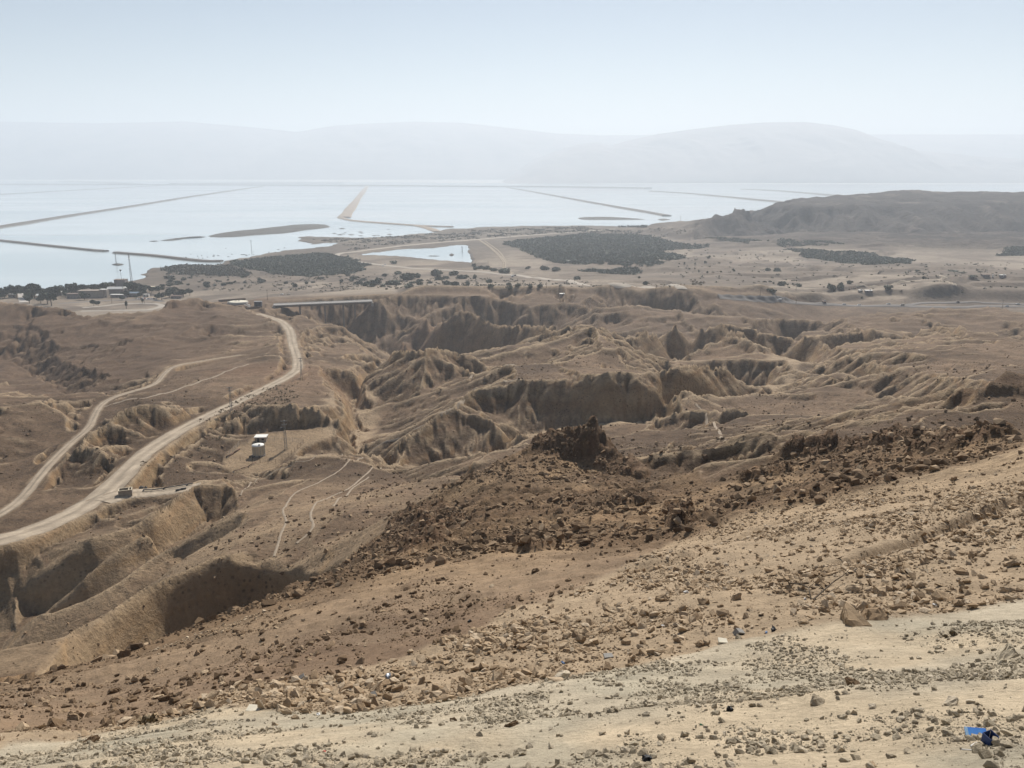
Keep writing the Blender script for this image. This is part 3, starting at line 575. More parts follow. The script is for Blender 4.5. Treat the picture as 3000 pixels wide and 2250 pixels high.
# two downslope grooves cut into the right-hand slope
for pts, dep in (([(2492, 1646), (2620, 1600), (2780, 1545), (2900, 1500), (3060, 1445)], 0.55), ([(1880, 1668), (2050, 1610), (2200, 1560), (2330, 1520)], 0.35)):
    q = catmull([hit(*p) for p in pts], 4); m = R2 < 110; d = np.full(GZ.shape, 1e9, np.float32); d[m], _ = line_dist(GX[m], GY[m], q); d = d + .35 * f1
    GZ = GZ - dep * (1 - sstep(0.25, 0.9, d)) + 0.2 * dep * (1 - sstep(0.0, .8, np.abs(d - 1.3)))
# plain
pl = sstep(900, 1050, R2) * (1 - saltm)
GZ = GZ + pl * (fbm(GX / 40, GY / 40, 31, 4) * 0.5 + np.maximum(0, fbm(GX / 90, GY / 120, 32, 4)) * 3.0 * sstep(8, 16, GZ)) * inl * (1 - pond)
terr = pl * sstep(-.1, .25, GX / np.maximum(GY, 1)) * sstep(9, 16, GZ) * inl
tf = fbm(GX / 330, GY / 130, 35, 4); GZ = GZ + terr * (5.0 * sstep(0.0, 0.07, tf) + 4.0 * sstep(0.2, 0.25, tf) - 3 * sstep(-.1, -.25, tf) * 0)
GZ = np.where((R2 > 960), GZ * inl - 3.0 * (1 - inl), GZ)
GZ = GZ - pond * np.maximum(0, GZ - 2.0) 

# ---- colours of rock and soil (albedo), by kind of ground
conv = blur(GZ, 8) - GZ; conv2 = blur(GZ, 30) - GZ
gx2, gy2 = grad(blur(GZ, 1)); gs = np.hypot(gx2, gy2)
def C3(c): return np.array(c, np.float32)[None, None, :]
def mixc(a, b, t): return a + (b - a) * np.clip(t, 0, 1)[..., None]
COLR = np.broadcast_to(C3((0.235, 0.175, 0.125)), GZ.shape + (3,)).copy()
n50 = fbm(GX / 70, GY / 70, 101, 5); n8 = fbm(GX / 8, GY / 8, 102, 5, .6)
COLR = mixc(COLR, C3((0.125, 0.09, 0.063)), sstep(-0.25, 0.35, n50 + 0.35 * n8))
rock_st = sstep(.15, .5, fbm(GX / 2.2, GY / 2.2, 151, 3, .6)) * (1 - sstep(420, 640, R2)); COLR = mixc(COLR, C3((0.075, 0.055, 0.04)), 0.6 * rock_st)                      # gravel-covered flanks
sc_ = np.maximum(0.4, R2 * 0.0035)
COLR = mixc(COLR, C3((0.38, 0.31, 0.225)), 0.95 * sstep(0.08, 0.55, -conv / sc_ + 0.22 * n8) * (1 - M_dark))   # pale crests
COLR = mixc(COLR, C3((0.36, 0.265, 0.16)), 0.85 * sstep(0.75, 1.5, gs))                                # bare marl walls
band = np.sin(GZ * 1.9 + 2.0 * n50) * 0.5 + 0.5 * np.sin(GZ * 0.73 + 1.0)
COLR = mixc(COLR, C3((0.27, 0.175, 0.098)), 0.6 * sstep(0.2, 0.7, band) * sstep(0.4, 0.9, gs)); COLR = mixc(COLR, C3((0.44, 0.36, 0.25)), 0.5 * sstep(0.35, 0.75, -band) * sstep(0.4, 0.9, gs))
bz = bluff * sstep(95, 130, R2) * (1 - M_dark); COLR = mixc(COLR, C3((0.36, 0.285, 0.20)), 0.7 * bz * sstep(.12, .4, gs + .25 * n8)); COLR = mixc(COLR, C3((0.44, 0.32, 0.19)), 0.45 * bz * sstep(0.3, 0.8, band) * sstep(.5, .9, gs))
COLR = mixc(COLR, C3((0.185, 0.14, 0.105)), 0.6 * sstep(500, 900, R2) * (1 - sstep(960, 1050, R2)))
redd = sstep(0.25, 0.6, fbm(GX / 120, GY / 120, 111, 3)); COLR = mixc(COLR, C3((0.2, 0.12, 0.08)), 0.35 * redd * sstep(-0.3, 0, -GX / 300 - 0.2))
LEFTH = [hit(*zpx('4', u, v))[:2] for u, v in [(-200, 70), (0, 66), (330, 86), (480, 150), (600, 176), (790, 176), (900, 75), (1100, 90), (1250, 180), (1180, 320), (900, 390), (700, 500), (520, 600), (300, 580), (0, 480), (-200, 420)]]
mlh = np.zeros_like(GZ); mm_ = (R2 > 400) & (R2 < 960); mlh[mm_] = in_poly(GX[mm_] + 10 * n50[mm_], GY[mm_] + 14 * n8[mm_], LEFTH); mlh = blur(mlh, 5)
COLR = mixc(COLR, C3((0.145, 0.103, 0.074)), 0.8 * mlh * (1 - .5 * sstep(.1, .5, n8)))
COLR = mixc(COLR, C3((0.375, 0.295, 0.205)), M_mid * (1 - M_dark))
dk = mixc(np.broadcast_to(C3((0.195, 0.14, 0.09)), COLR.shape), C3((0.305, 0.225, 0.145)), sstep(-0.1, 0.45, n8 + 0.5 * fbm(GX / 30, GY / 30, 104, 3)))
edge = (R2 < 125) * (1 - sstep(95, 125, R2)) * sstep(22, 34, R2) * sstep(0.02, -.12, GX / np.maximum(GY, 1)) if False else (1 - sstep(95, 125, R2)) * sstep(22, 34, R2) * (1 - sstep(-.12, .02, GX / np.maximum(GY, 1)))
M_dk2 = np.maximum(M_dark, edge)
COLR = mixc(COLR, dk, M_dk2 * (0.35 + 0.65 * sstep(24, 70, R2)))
COLR = mixc(COLR, C3((0.15, 0.10, 0.066)), 0.8 * M_crag + 0.5 * crag * sstep(.0, .6, rr_))
fill = (1 - M_mid) * (R2 < 42) * (1 - M_dark)
fc = mixc(np.broadcast_to(C3((0.45, 0.395, 0.30)), COLR.shape), C3((0.49, 0.41, 0.295)), sstep(-0.1, 0.4, fbm(GX / 4, GY / 4, 121, 4)))
fc = mixc(fc, C3((0.405, 0.365, 0.28)), sstep(0.0, 0.5, fbm(GX / 2.5 + 4, GY / 5, 123, 4)))
COLR = mixc(COLR, fc, fill)
COLR = mixc(COLR, C3((0.36, 0.285, 0.20)), 0.9 * M_pad)
mw_ = (R2 > 230) & (R2 < 640); dw = np.full(GZ.shape, 1e9, np.float32)
for q in (catmull(WASH, 3), WASH2[:8]): d_, _ = line_dist(GX[mw_], GY[mw_], q); dw[mw_] = np.minimum(dw[mw_], d_)
M_wash = (1 - sstep(8, 16, dw + 6 * n8)) * (1 - sstep(.35, .7, gs)); COLR = mixc(COLR, C3((0.43, 0.35, 0.255)), 0.85 * M_wash)
sandc = mixc(np.broadcast_to(C3((0.20, 0.162, 0.125)), COLR.shape), C3((0.30, 0.25, 0.195)), sstep(-0.15, 0.35, fbm(GX / 160, GY / 220, 131, 5)))
sandc = mixc(sandc, C3((0.135, 0.108, 0.085)), 0.8 * sstep(0.1, 0.45, fbm(GX / 90, GY / 60, 133, 5)) + 0.6 * sstep(0.1, 0.3, gs))
lowland = sstep(4.5, 1.5, GZ) if False else 1 - sstep(3.0, 9.0, GZ)
sandc = mixc(sandc, C3((0.105, 0.088, 0.07)), 0.8 * lowland * (.7 + .5 * n8))
COLR = mixc(COLR, sandc, pl * sstep(1000, 1100, R2))
COLR = mixc(COLR, C3((0.062, 0.050, 0.042)), saltm)
COLR = mixc(COLR, C3((0.17, 0.137, 0.112)), 0.8 * saltm * sstep(0.2, 0.6, fbm(GX / 90, GY / 90, 141, 5, .6) + 0.25 * e2))
COLR = mixc(COLR, C3((0.43, 0.355, 0.265)), 0.5 * M_road)
COLR = COLR * (1 + 0.10 * n8)[..., None]
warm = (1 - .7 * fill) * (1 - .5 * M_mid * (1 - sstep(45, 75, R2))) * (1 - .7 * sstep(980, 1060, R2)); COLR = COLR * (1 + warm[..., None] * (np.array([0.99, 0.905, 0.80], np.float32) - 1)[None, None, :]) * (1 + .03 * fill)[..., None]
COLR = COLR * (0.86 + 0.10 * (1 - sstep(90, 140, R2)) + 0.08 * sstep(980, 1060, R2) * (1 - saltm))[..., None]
# ---- the ground material: rock colour carried by the mesh, grain and relief from noise in metres
def ground_mat(name, fine, coarse, grain=0.3, bump_a=0.25, bump_b=0.05, speck=0.0):
    m, t, b = new_mat(name); lk = t.links.new
    at = N(t, 'ShaderNodeAttribute', attribute_name='Col'); tc = N(t, 'ShaderNodeTexCoord')
    n1 = N(t, 'ShaderNodeTexNoise', i_Scale=coarse, i_Detail=10.0, i_Roughness=0.68); n2 = N(t, 'ShaderNodeTexNoise', i_Scale=fine, i_Detail=6.0, i_Roughness=0.7)
    vo = N(t, 'ShaderNodeTexVoronoi', i_Scale=fine * 0.9)
    for n in (n1, n2, vo): lk(tc.outputs['Object'], n.inputs['Vector'])
    r1 = N(t, 'ShaderNodeMapRange', i_1=0.28, i_2=0.72, i_3=1 - grain, i_4=1 + grain * 0.8); r2 = N(t, 'ShaderNodeMapRange', i_1=0.3, i_2=0.7, i_3=1 - grain * .7, i_4=1 + grain * 0.55)
    lk(n1.outputs['Fac'], r1.inputs[0]); lk(n2.outputs['Fac'], r2.inputs[0])
    mu = N(t, 'ShaderNodeMath', operation='MULTIPLY'); lk(r1.outputs[0], mu.inputs[0]); lk(r2.outputs[0], mu.inputs[1])
    last = mu
    if speck > 0:
        rs = N(t, 'ShaderNodeMapRange', i_1=0.16, i_2=0.34, i_3=1 - speck, i_4=1.0); lk(vo.outputs['Distance'], rs.inputs[0])
        n3 = N(t, 'ShaderNodeTexNoise', i_Scale=coarse * 1.7, i_Detail=3.0); lk(tc.outputs['Object'], n3.inputs['Vector'])
        rm = N(t, 'ShaderNodeMapRange', i_1=0.42, i_2=0.62, i_3=0.0, i_4=1.0); lk(n3.outputs['Fac'], rm.inputs[0])
        mx = N(t, 'ShaderNodeMix', data_type='FLOAT'); mx.inputs[2].default_value = 1.0; lk(rm.outputs[0], mx.inputs[0]); lk(rs.outputs[0], mx.inputs[3])
        m2 = N(t, 'ShaderNodeMath', operation='MULTIPLY'); lk(mu.outputs[0], m2.inputs[0]); lk(mx.outputs[0], m2.inputs[1]); last = m2
    vm = N(t, 'ShaderNodeVectorMath', operation='SCALE'); lk(at.outputs['Color'], vm.inputs[0]); lk(last.outputs[0], vm.inputs['Scale']); lk(vm.outputs[0], b.inputs['Base Color'])
    b.inputs['Roughness'].default_value = 0.93; b.inputs['Specular IOR Level'].default_value = 0.12
    b1 = N(t, 'ShaderNodeBump', i_Strength=0.9, i_Distance=bump_a); b2 = N(t, 'ShaderNodeBump', i_Strength=0.8, i_Distance=bump_b)
    lk(n1.outputs['Fac'], b1.inputs['Height']); lk(n2.outputs['Fac'], b2.inputs['Height']); lk(b1.outputs[0], b2.inputs['Normal']); lk(b2.outputs[0], b.inputs['Normal'])
    return m
MG = {'hillside': ground_mat('hillside_soil', 9.0, 0.9, 0.30, 0.28, 0.05, 0.0),
      'spur': ground_mat('spur_rubble', 1.5, 0.22, 0.5, 0.9, 0.35, 0.4),
      'badlands': ground_mat('badlands_marl', 0.85, 0.09, 0.34, 1.6, 0.7, 0.5),
      'plain': ground_mat('plain_soil', 0.22, 0.02, 0.3, 1.5, 0.8, 0.3),
      'salt_hill': ground_mat('salt_hill_rock', 0.07, 0.016, 0.5, 16, 7.0, 0.0)}
fi = np.arange(NR - 1)[:, None] * NT + np.arange(NT - 1)[None, :]
FACES = np.stack([fi, fi + 1, fi + NT + 1, fi + NT], -1).reshape(-1, 4)
rc = R2[:-1, :-1].ravel(); dkc = (M_dark[:-1, :-1].ravel() > 0.5); sc = saltm[:-1, :-1].ravel() > 0.3
reg = np.where(rc < 62, 0, np.where(rc < 960, 2, 3)); reg = np.where((rc >= 62) & (rc < 200) & (dkc | (rc < 105)), 1, reg); reg = np.where(sc & (rc > 1900), 4, reg)
reg = np.where((reg == 2) & (rc < 150) & (GX[:-1, :-1].ravel() > 0), 1, reg)
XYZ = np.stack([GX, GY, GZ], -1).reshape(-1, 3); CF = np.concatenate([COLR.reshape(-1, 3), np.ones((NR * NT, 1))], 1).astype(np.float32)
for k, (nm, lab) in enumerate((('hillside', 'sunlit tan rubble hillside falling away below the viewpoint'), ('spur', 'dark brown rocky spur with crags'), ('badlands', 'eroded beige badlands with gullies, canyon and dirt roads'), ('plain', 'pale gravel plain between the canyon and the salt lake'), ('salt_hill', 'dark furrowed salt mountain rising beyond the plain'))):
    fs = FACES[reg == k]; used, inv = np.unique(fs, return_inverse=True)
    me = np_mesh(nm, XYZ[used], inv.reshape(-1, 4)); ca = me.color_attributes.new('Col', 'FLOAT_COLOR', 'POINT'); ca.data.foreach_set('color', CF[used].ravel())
    tag(obj(nm, me, MG[nm]), lab, kind='structure')
# wide ground sheet under everything, to the foot of the mountains
bed = simple_mat('lake_bed', (0.36, 0.32, 0.27), 0.95, 0.2, 0.002)
m_ = MB(); m_.poly([(-30000, -2600, -6), (30000, -2600, -6), (30000, 26000, -6), (-30000, 26000, -6)], [(0, 1, 2, 3)])
tag(m_.build('ground', bed), 'wide low ground under the lake and the far shore', kind='structure')

# ---------------------------------------------------------------- water
def water_mat(name):
    m, t, b = new_mat(name); lk = t.links.new; tc = N(t, 'ShaderNodeTexCoord')
    mp = N(t, 'ShaderNodeMapping'); mp.inputs['Scale'].default_value = (0.0006, 0.0018, 1); lk(tc.outputs['Object'], mp.inputs[0])
    n = N(t, 'ShaderNodeTexNoise', i_Scale=1.0, i_Detail=5.0, i_Roughness=0.55); lk(mp.outputs[0], n.inputs['Vector'])
    rp = N(t, 'ShaderNodeValToRGB'); rp.color_ramp.elements[0].position = 0.35; rp.color_ramp.elements[1].position = 0.65
    rp.color_ramp.elements[0].color = (0.36, 0.435, 0.455, 1); rp.color_ramp.elements[1].color = (0.53, 0.585, 0.585, 1)
    lk(n.outputs['Fac'], rp.inputs[0]); lk(rp.outputs[0], b.inputs['Base Color'])
    rr = N(t, 'ShaderNodeMapRange', i_1=0.35, i_2=0.65, i_3=0.16, i_4=0.07); lk(n.outputs['Fac'], rr.inputs[0]); lk(rr.outputs[0], b.inputs['Roughness'])
    b.inputs['IOR'].default_value = 1.34; b.inputs['Specular IOR Level'].default_value = 0.5
    n2 = N(t, 'ShaderNodeTexNoise', i_Scale=0.25, i_Detail=4.0); lk(tc.outputs['Object'], n2.inputs['Vector'])
    bp = N(t, 'ShaderNodeBump', i_Strength=0.10, i_Distance=0.12); lk(n2.outputs['Fac'], bp.inputs['Height']); lk(bp.outputs[0], b.inputs['Normal'])
    return m
WAT = water_mat('salt_water')
FARSHORE = [(-30000, 14600), (-9000, 14400), (-5000, 14200), (-3500, 13900), (-1800, 13200), (-800, 12600), (300, 12200), (1500, 11800), (3500, 11600), (6000, 11500), (30000, 11400)]
m_ = MB(); vs = [(-30000, 1000, 0), (30000, 1000, 0)] + [(x, y, 0) for x, y in reversed(FARSHORE)]
m_.poly(vs, [tuple(range(len(vs)))])
tag(m_.build('lake', WAT), 'pale glassy salt lake divided into evaporation ponds', kind='structure')
m_ = MB(); pc = (sum(p[0] for p in POND) / len(POND), sum(p[1] for p in POND) / len(POND))
pv = [(pc[0] + (x - pc[0]) * 1.25, pc[1] + (y - pc[1]) * 1.25, 3.4) for x, y in POND]; m_.poly(pv, [tuple(range(len(pv)))])
tag(m_.build('pond', WAT), 'small bright pond inside the bend of the road', kind='structure')

# ---------------------------------------------------------------- far mountains, two ranges
mtn = simple_mat('mountain_rock', (0.24, 0.19, 0.16), 0.95, 0.4, 0.0015)
def mountain(name, crest, Yc, Yf, Yb, lab, seed, amp):
    us = np.array([c[0] for c in crest]) * 1.3562; vs_ = np.array([c[1] for c in crest]) * 1.3562
    ks = []; tz = []
    for u, v in zip(us, vs_): k, t = ray(u, v); ks.append(k); tz.append(-t)
    K = np.linspace(ks[0], ks[-1], 280); Y = np.concatenate([np.linspace(Yf, Yc, 80), np.linspace(Yc, Yb, 16)[1:]])
    top = CAMZ + np.interp(K, ks, tz) * Yc
    yy, kk = np.meshgrid(Y, K, indexing='ij'); x = kk * Yc
    s = np.clip((yy - Yf) / (Yc - Yf), 0, 1); s = np.where(yy > Yc, 1 - 0.6 * (yy - Yc) / (Yb - Yc), s)
    wob = ridged(x / 2600, yy / 2600, seed, 5, .5); gul = ridged(x / 700 + wob, yy / 2500, seed + 9, 5, .55)
    z = top[None, :] * (s ** 0.8) + (wob * 0.6 + gul * 0.5) * amp * np.sin(np.clip(s, 0, 1) * math.pi) - 3
    nr, ncol = z.shape; f = np.arange(nr - 1)[:, None] * ncol + np.arange(ncol - 1)[None, :]
    me = np_mesh(name, np.stack([x, yy, z], -1).reshape(-1, 3), np.stack([f, f + 1, f + ncol + 1, f + ncol], -1).reshape(-1, 4))
    tag(obj(name, me, mtn), lab, kind='structure')
mountain('mountain_range', [(-300, 262), (0, 262), (200, 266), (400, 262), (560, 276), (640, 285), (720, 271), (800, 266), (900, 262), (1000, 265), (1100, 276), (1200, 288), (1300, 292), (1500, 290), (2000, 290), (2550, 290)], 18500, 15000, 21500, 'faint hazy mountain range across the lake', 5, 180)
mountain('mountain', [(1080, 395), (1150, 345), (1200, 326), (1250, 311), (1290, 307), (1320, 314), (1350, 305), (1420, 289), (1500, 278), (1580, 269), (1650, 264), (1740, 263), (1800, 270), (1850, 280), (1900, 300), (1950, 318), (1990, 326), (2050, 330), (2120, 338), (2212, 342), (2400, 352), (2600, 360)], 14600, 12100, 17000, 'nearer broad hazy mountain with a stepped right shoulder', 15, 140)
shore = simple_mat('far_shore_salt', (0.42, 0.38, 0.33), 0.95, 0.35, 0.002)
fs_ = [(x, y, 0.6) for x, y in FARSHORE] + [(30000, 16000, 40), (-30000, 16000, 40)]
m_ = MB(); m_.poly(fs_, [tuple(range(len(fs_)))]); tag(m_.build('far_shore', shore), 'flat pale far shore at the foot of the mountains', kind='structure')
# ---------------------------------------------------------------- roads, paths, dikes, islands
rng = np.random.default_rng(7); random.seed(7)
dirt = simple_mat('dirt_road_dust', (0.36, 0.295, 0.22), 0.95, 0.22, 0.35, bump=0.05)
track_m = simple_mat('track_dust', (0.30, 0.243, 0.18), 0.95, 0.25, 0.3, bump=0.05)
path_m = simple_mat('path_dust', (0.30, 0.24, 0.175), 0.95, 0.2, 0.5)
asph = simple_mat('worn_asphalt', (0.19, 0.172, 0.155), 0.9, 0.18, 0.08)
paint = simple_mat('road_paint', (0.75, 0.74, 0.70), 0.7, 0.15, 0.5)
MRUT = ground_mat('rutted_dirt', 1.6, 0.16, 0.22, 0.3, 0.08, 0.0)
def ribbon(name, pts, hw, mat, lift, lab, n=6, nc=6, rough=0.25, kind='structure', step=4):
    c = catmull(pts, step) if step > 1 else pts
    c = np.array(c)[:, :2]; d = np.gradient(c, axis=0); d /= np.linalg.norm(d, axis=1)[:, None] + 1e-9; nrm = np.stack([-d[:, 1], d[:, 0]], 1)
    hwv = (np.interp(np.linspace(0, 1, len(c)), np.linspace(0, 1, len(hw)), hw) if isinstance(hw, (list, tuple)) else np.full(len(c), hw))
    co = []
    for k in range(nc + 1):
        t = k / nc * 2 - 1; e = hwv * t * (1 + rough * (rng.random(len(c)) - .5) * (abs(t) > .9))
        q = c + nrm * e[:, None]; z = ground_n(q[:, 0], q[:, 1]) + lift - (0.0 if abs(t) < .9 else lift * .8)
        co.append(np.column_stack([q, z]))
    co = np.stack(co, 1); m = len(c); f = np.arange(m - 1)[:, None] * (nc + 1) + np.arange(nc)[None, :]
    fc = np.stack([f, f + 1, f + nc + 2, f + nc + 1], -1).reshape(-1, 4)[:, ::-1]
    me = np_mesh(name, co.reshape(-1, 3), fc); tt = np.abs(np.broadcast_to(np.linspace(-1, 1, nc + 1)[None, :], (m, nc + 1)))
    if mat in (dirt, track_m):
        base = np.array((0.36, 0.295, 0.22) if mat is dirt else (0.30, 0.243, 0.18)); k_ = 1 - .22 * (tt < .2) + .12 * ((tt > .3) & (tt < .7)) - .28 * sstep(.7, 1, tt) + .10 * rng.standard_normal((m, nc + 1))
        cc = np.concatenate([base[None, None, :] * k_[..., None], np.ones((m, nc + 1, 1))], -1).astype(np.float32); ca = me.color_attributes.new('Col', 'FLOAT_COLOR', 'POINT'); ca.data.foreach_set('color', cc.ravel()); mat = MRUT
    o = obj(name, me, mat)
    if kind: tag(o, lab, kind=kind)
    return o
ribbon('dirt_road', ROAD1[:-1], [4.2, 4.2, 4.0, 3.6, 3.3, 3.2, 3.2, 3.8, 4.2], dirt, 0.14, 'wide pale dirt road winding up past the water tank', nc=8)
ribbon('dirt_track', TRACK1, [1.9, 1.8, 1.7, 1.6, 1.4, 1.2], track_m, 0.14, 'narrow dirt track below the left hills')
ribbon('dirt_apron', APRON, [4.5, 4.5, 3.6, 3.0, 2.2], dirt, 0.19, 'pale dirt apron beside the block walled enclosure')
def hits(pts, zm=''): return [hit(*zpx(zm, u, v)) for u, v in pts]
def pz(pts, z, zm=''): return [PZ(*zpx(zm, u, v), z) for u, v in pts]
for k, (zm, pts, hw) in enumerate([('4', [(1480, 1440), (1510, 1340), (1545, 1250), (1530, 1180), (1590, 1100), (1720, 1040), (1850, 960), (1960, 905)], .3), ('4', [(1600, 1370), (1690, 1280), (1680, 1200), (1760, 1130), (1900, 1060), (2060, 960)], .3),
                       ('4', [(1300, 1110), (1380, 1030), (1500, 970), (1700, 900), (1850, 885)], .28), ('4', [(1800, 1170), (1880, 1100), (1990, 1010)], .3), ('4', [(560, 630), (800, 580), (1000, 520), (1200, 450), (1340, 400)], .9),
                       ('5', [(830, 590), (950, 520), (1100, 495), (1230, 488)], .8), ('5', [(720, 765), (840, 690), (900, 630), (1140, 588)], .7), ('5', [(330, 975), (480, 900), (630, 820)], .5), ('6', [(280, 770), (340, 850), (420, 950), (520, 1000)], .5)]):
    ribbon('footpath', hits(pts, zm), hw, path_m, 0.22, 'thin pale footpath worn across the slope', rough=.6, nc=2, step=18)
# highway and its loop on the plain
hw_pts = [(2105, 870), (2180, 875), (2256, 880), (2330, 887), (2397, 892), (2532, 897), (2700, 899), (2850, 899), (3000, 899), (3200, 900)]
ribbon('highway', hits(hw_pts), 5.0, asph, 0.8, 'grey asphalt highway running along the canyon rim', rough=0, step=28)
ribbon('side_road', hits([(2655, 896), (2700, 889), (2800, 887), (2900, 889), (3000, 893), (3150, 896)]), 3.6, asph, 0.9, 'side road with pale verge below the dark cut bank', rough=0, step=28)
sl = [(1999, 848), (1900, 842), (1804, 833), (1668, 823), (1519, 807), (1352, 794), (1216, 787), (1081, 772), (1020, 763), (992, 755), (985, 748), (1000, 742), (1060, 735), (1171, 721), (1280, 711), (1397, 702), (1530, 691), (1668, 681), (1800, 671)]
ribbon('lake_road', hits(sl), [6.5, 6.5, 6.5, 6.5, 8, 9, 9, 9, 8], simple_mat('pale_road', (0.40, 0.345, 0.28), .9, .15, .05), 0.8, 'pale road sweeping in a wide bend around the small pond', rough=0, step=28)
ribbon('dirt_track', hits([(1405, 704), (1440, 728), (1475, 765), (1478, 788), (1507, 803)]), [4, 4, 4, 5], track_m, .8, 'straight dirt track crossing the embankment beside the pond', step=28)
ribbon('dirt_track', hits([(1420, 706), (1460, 735), (1485, 770)]), 2.2, track_m, .5, 'thin parallel dirt track beside the embankment track', step=28)
lo = [(238, 912), (300, 911), (416, 909), (445, 906), (466, 900), (474, 896), (466, 892), (452, 890), (416, 889), (351, 891), (300, 897), (240, 902)]
ribbon('loop_road', hits(lo), 4.5, simple_mat('village_road', (0.37, 0.325, 0.27), .9, .1, .1), .5, 'pale loop road curving below the village', rough=0, step=28)
ribbon('village_street', hits([(70, 886), (66, 874), (62, 862), (58, 856)]), [6, 5.5, 5], simple_mat('street_concrete', (.46, .42, .37), .9, .12, .1), .45, 'pale village street between dark trees', rough=0, step=28)
ribbon('village_street', hits([(170, 890), (230, 886), (330, 880), (440, 879), (478, 884)]), 4, asph, .45, 'asphalt street in front of the village houses', rough=0, step=28)
ribbon('dirt_track', hits([(2508, 838), (2620, 833), (2760, 818), (2765, 812), (2748, 806)]), 2.6, dirt, .5, 'thin pale dirt track forking on the far plain', step=28)
ribbon('dirt_track', hits([(2752, 820), (2785, 829), (2797, 839)]), 3.2, dirt, .55, 'short pale track branching towards the cut bank', step=28)
# ---- dikes in the lake: low stone-faced banks with a flat top
dike_m = simple_mat('dike_stone', (0.13, 0.108, 0.088), 0.95, 0.3, 0.05, bump=0.4)
dike_top = simple_mat('dike_gravel', (0.36, 0.29, 0.22), 0.95, 0.2, 0.03)
def dike(pts, zm, hw, h, lab, mat=dike_m, step=3):
    qq = [zpx(zm, u, v) for u, v in pts]; c = catmull([PZ(u, v if v > 548 else 548 - (548 - v) * .42, 0) for u, v in qq], step); c = np.array(c)[:, :2]; d = np.gradient(c, axis=0); d /= np.linalg.norm(d, axis=1)[:, None]; nrm = np.stack([-d[:, 1], d[:, 0]], 1)
    wob = 1 + .12 * rng.standard_normal(len(c)); co = []
    for t, z in ((-1 - 2.2 * h / hw, -1.0), (-1, h), (-.5, h * 1.03), (.5, h * 1.03), (1, h), (1 + 2.2 * h / hw, -1.0)):
        q = c + nrm * (t * hw * wob)[:, None]; co.append(np.column_stack([q, np.full(len(c), z) * (1 + .04 * rng.standard_normal(len(c)))]))
    co = np.stack(co, 1); m, nc = len(c), 5; f = np.arange(m - 1)[:, None] * (nc + 1) + np.arange(nc)[None, :]
    fc = np.stack([f, f + 1, f + nc + 2, f + nc + 1], -1).reshape(-1, 4)[:, ::-1]
    me = np_mesh('dike', co.reshape(-1, 3), fc, False); bm = bmesh.new(); bm.from_mesh(me); bm.verts.ensure_lookup_table()
    n = nc + 1
    for s in (0, m - 1): bm.faces.new([bm.verts[s * n + k] for k in (range(n) if s else range(n - 1, -1, -1))])
    bm.to_mesh(me); bm.free()
    return tag(obj('dike', me, mat), lab, kind='structure')
dike([(-150, 502), (0, 478), (450, 405), (900, 335), (1300, 270), (1700, 208)], '1', 14, 5, 'long straight dike running out into the lake')
dike([(-120, 553), (0, 565), (300, 597), (600, 628), (690, 634)], '1', 7, 3.2, 'dark dike ending in a blunt tip in open water')
dike([(750, 643), (820, 650), (1000, 664), (1300, 697), (1440, 700)], '1', 7, 3.2, 'dark dike joining the scrubby shore')
dike([(-150, 174), (0, 178), (900, 183), (1700, 190), (2212, 195), (2612, 202), (3100, 210), (3500, 214), (4200, 226)], '1', 110, 9, 'long far dike closing the evaporation ponds')
dike([(1300, 220), (1500, 255), (1900, 328), (2212, 382), (2330, 404)], '2', 12, 4.5, 'thin slanting dike running to the foot of the salt mountain')
dike([(200, 203), (400, 216), (640, 238), (920, 265)], '3', 24, 5, 'thin far dike ending behind the salt mountain')
dike([(700, 193), (900, 203), (1250, 232)], '3', 40, 6, 'faint far dike near the salt mountain crest')
dike([(388, 206), (330, 290), (238, 415)], '2', [0][0] + 19, 4, 'broad sandy causeway running straight across the lake', dike_top, 6)
dike([(218, 416), (300, 436), (600, 460), (780, 471), (940, 476)], '2', 9, 3, 'low sandy causeway curving to the shore', dike_top)
dike([(700, 467), (770, 480), (830, 500), (850, 508)], '2', 12, 2.5, 'short sandy spur of the causeway reaching the shore', dike_top)
dike([(-100, 268), (0, 265), (450, 240), (1050, 193)], '1', 16, 3, 'very thin low dike in the far ponds')
dike([(400, 125), (640, 148), (880, 176)], '1', 120, 7, 'faint slanting dike in the farthest pond')
dike([(1120, 170), (1400, 163), (1800, 158), (2212, 158)], '1', 130, 8, 'faint far dike below the hazy mountains')
isl_m = simple_mat('island_mud', (0.085, 0.075, 0.06), 0.95, 0.35, 0.03, bump=0.4)
def island(pts, zm, h, lab):
    o = pz(pts, 0, zm); c = np.mean(np.array(o), 0); rings = []; m = catmull(o + [o[0]], 4)[:-1]; n = len(m)
    for s, z in ((1.06, -1.0), (1.0, 0.15), (0.8, h * .7), (0.5, h), (0.02, h * .95)):
        rings += [(c[0] + (p[0] - c[0]) * s * (1 + .05 * random.random()), c[1] + (p[1] - c[1]) * s * (1 + .05 * random.random()), z * (.8 + .4 * random.random()) if z > .2 else z) for p in m]
    mb = MB(); mb.poly(rings, [(j * n + i, j * n + (i + 1) % n, (j + 1) * n + (i + 1) % n, (j + 1) * n + i) for j in range(4) for i in range(n)])
    return tag(mb.build('island', isl_m, smooth=True), lab, kind='structure')
island([(1362, 535), (1440, 515), (1700, 488), (1900, 464), (2040, 457), (2110, 465), (2118, 480), (2000, 493), (1850, 515), (1640, 528), (1500, 541), (1400, 541)], '1', 5, 'long dark brushy island off the shore')
island([(1040, 565), (1120, 553), (1200, 545), (1300, 537), (1322, 543), (1220, 548), (1120, 563)], '1', 2.5, 'thin dark sliver of an island')
island([(968, 569), (1000, 566), (1028, 567), (1000, 571)], '1', 1.2, 'tiny flat islet near the sliver island')
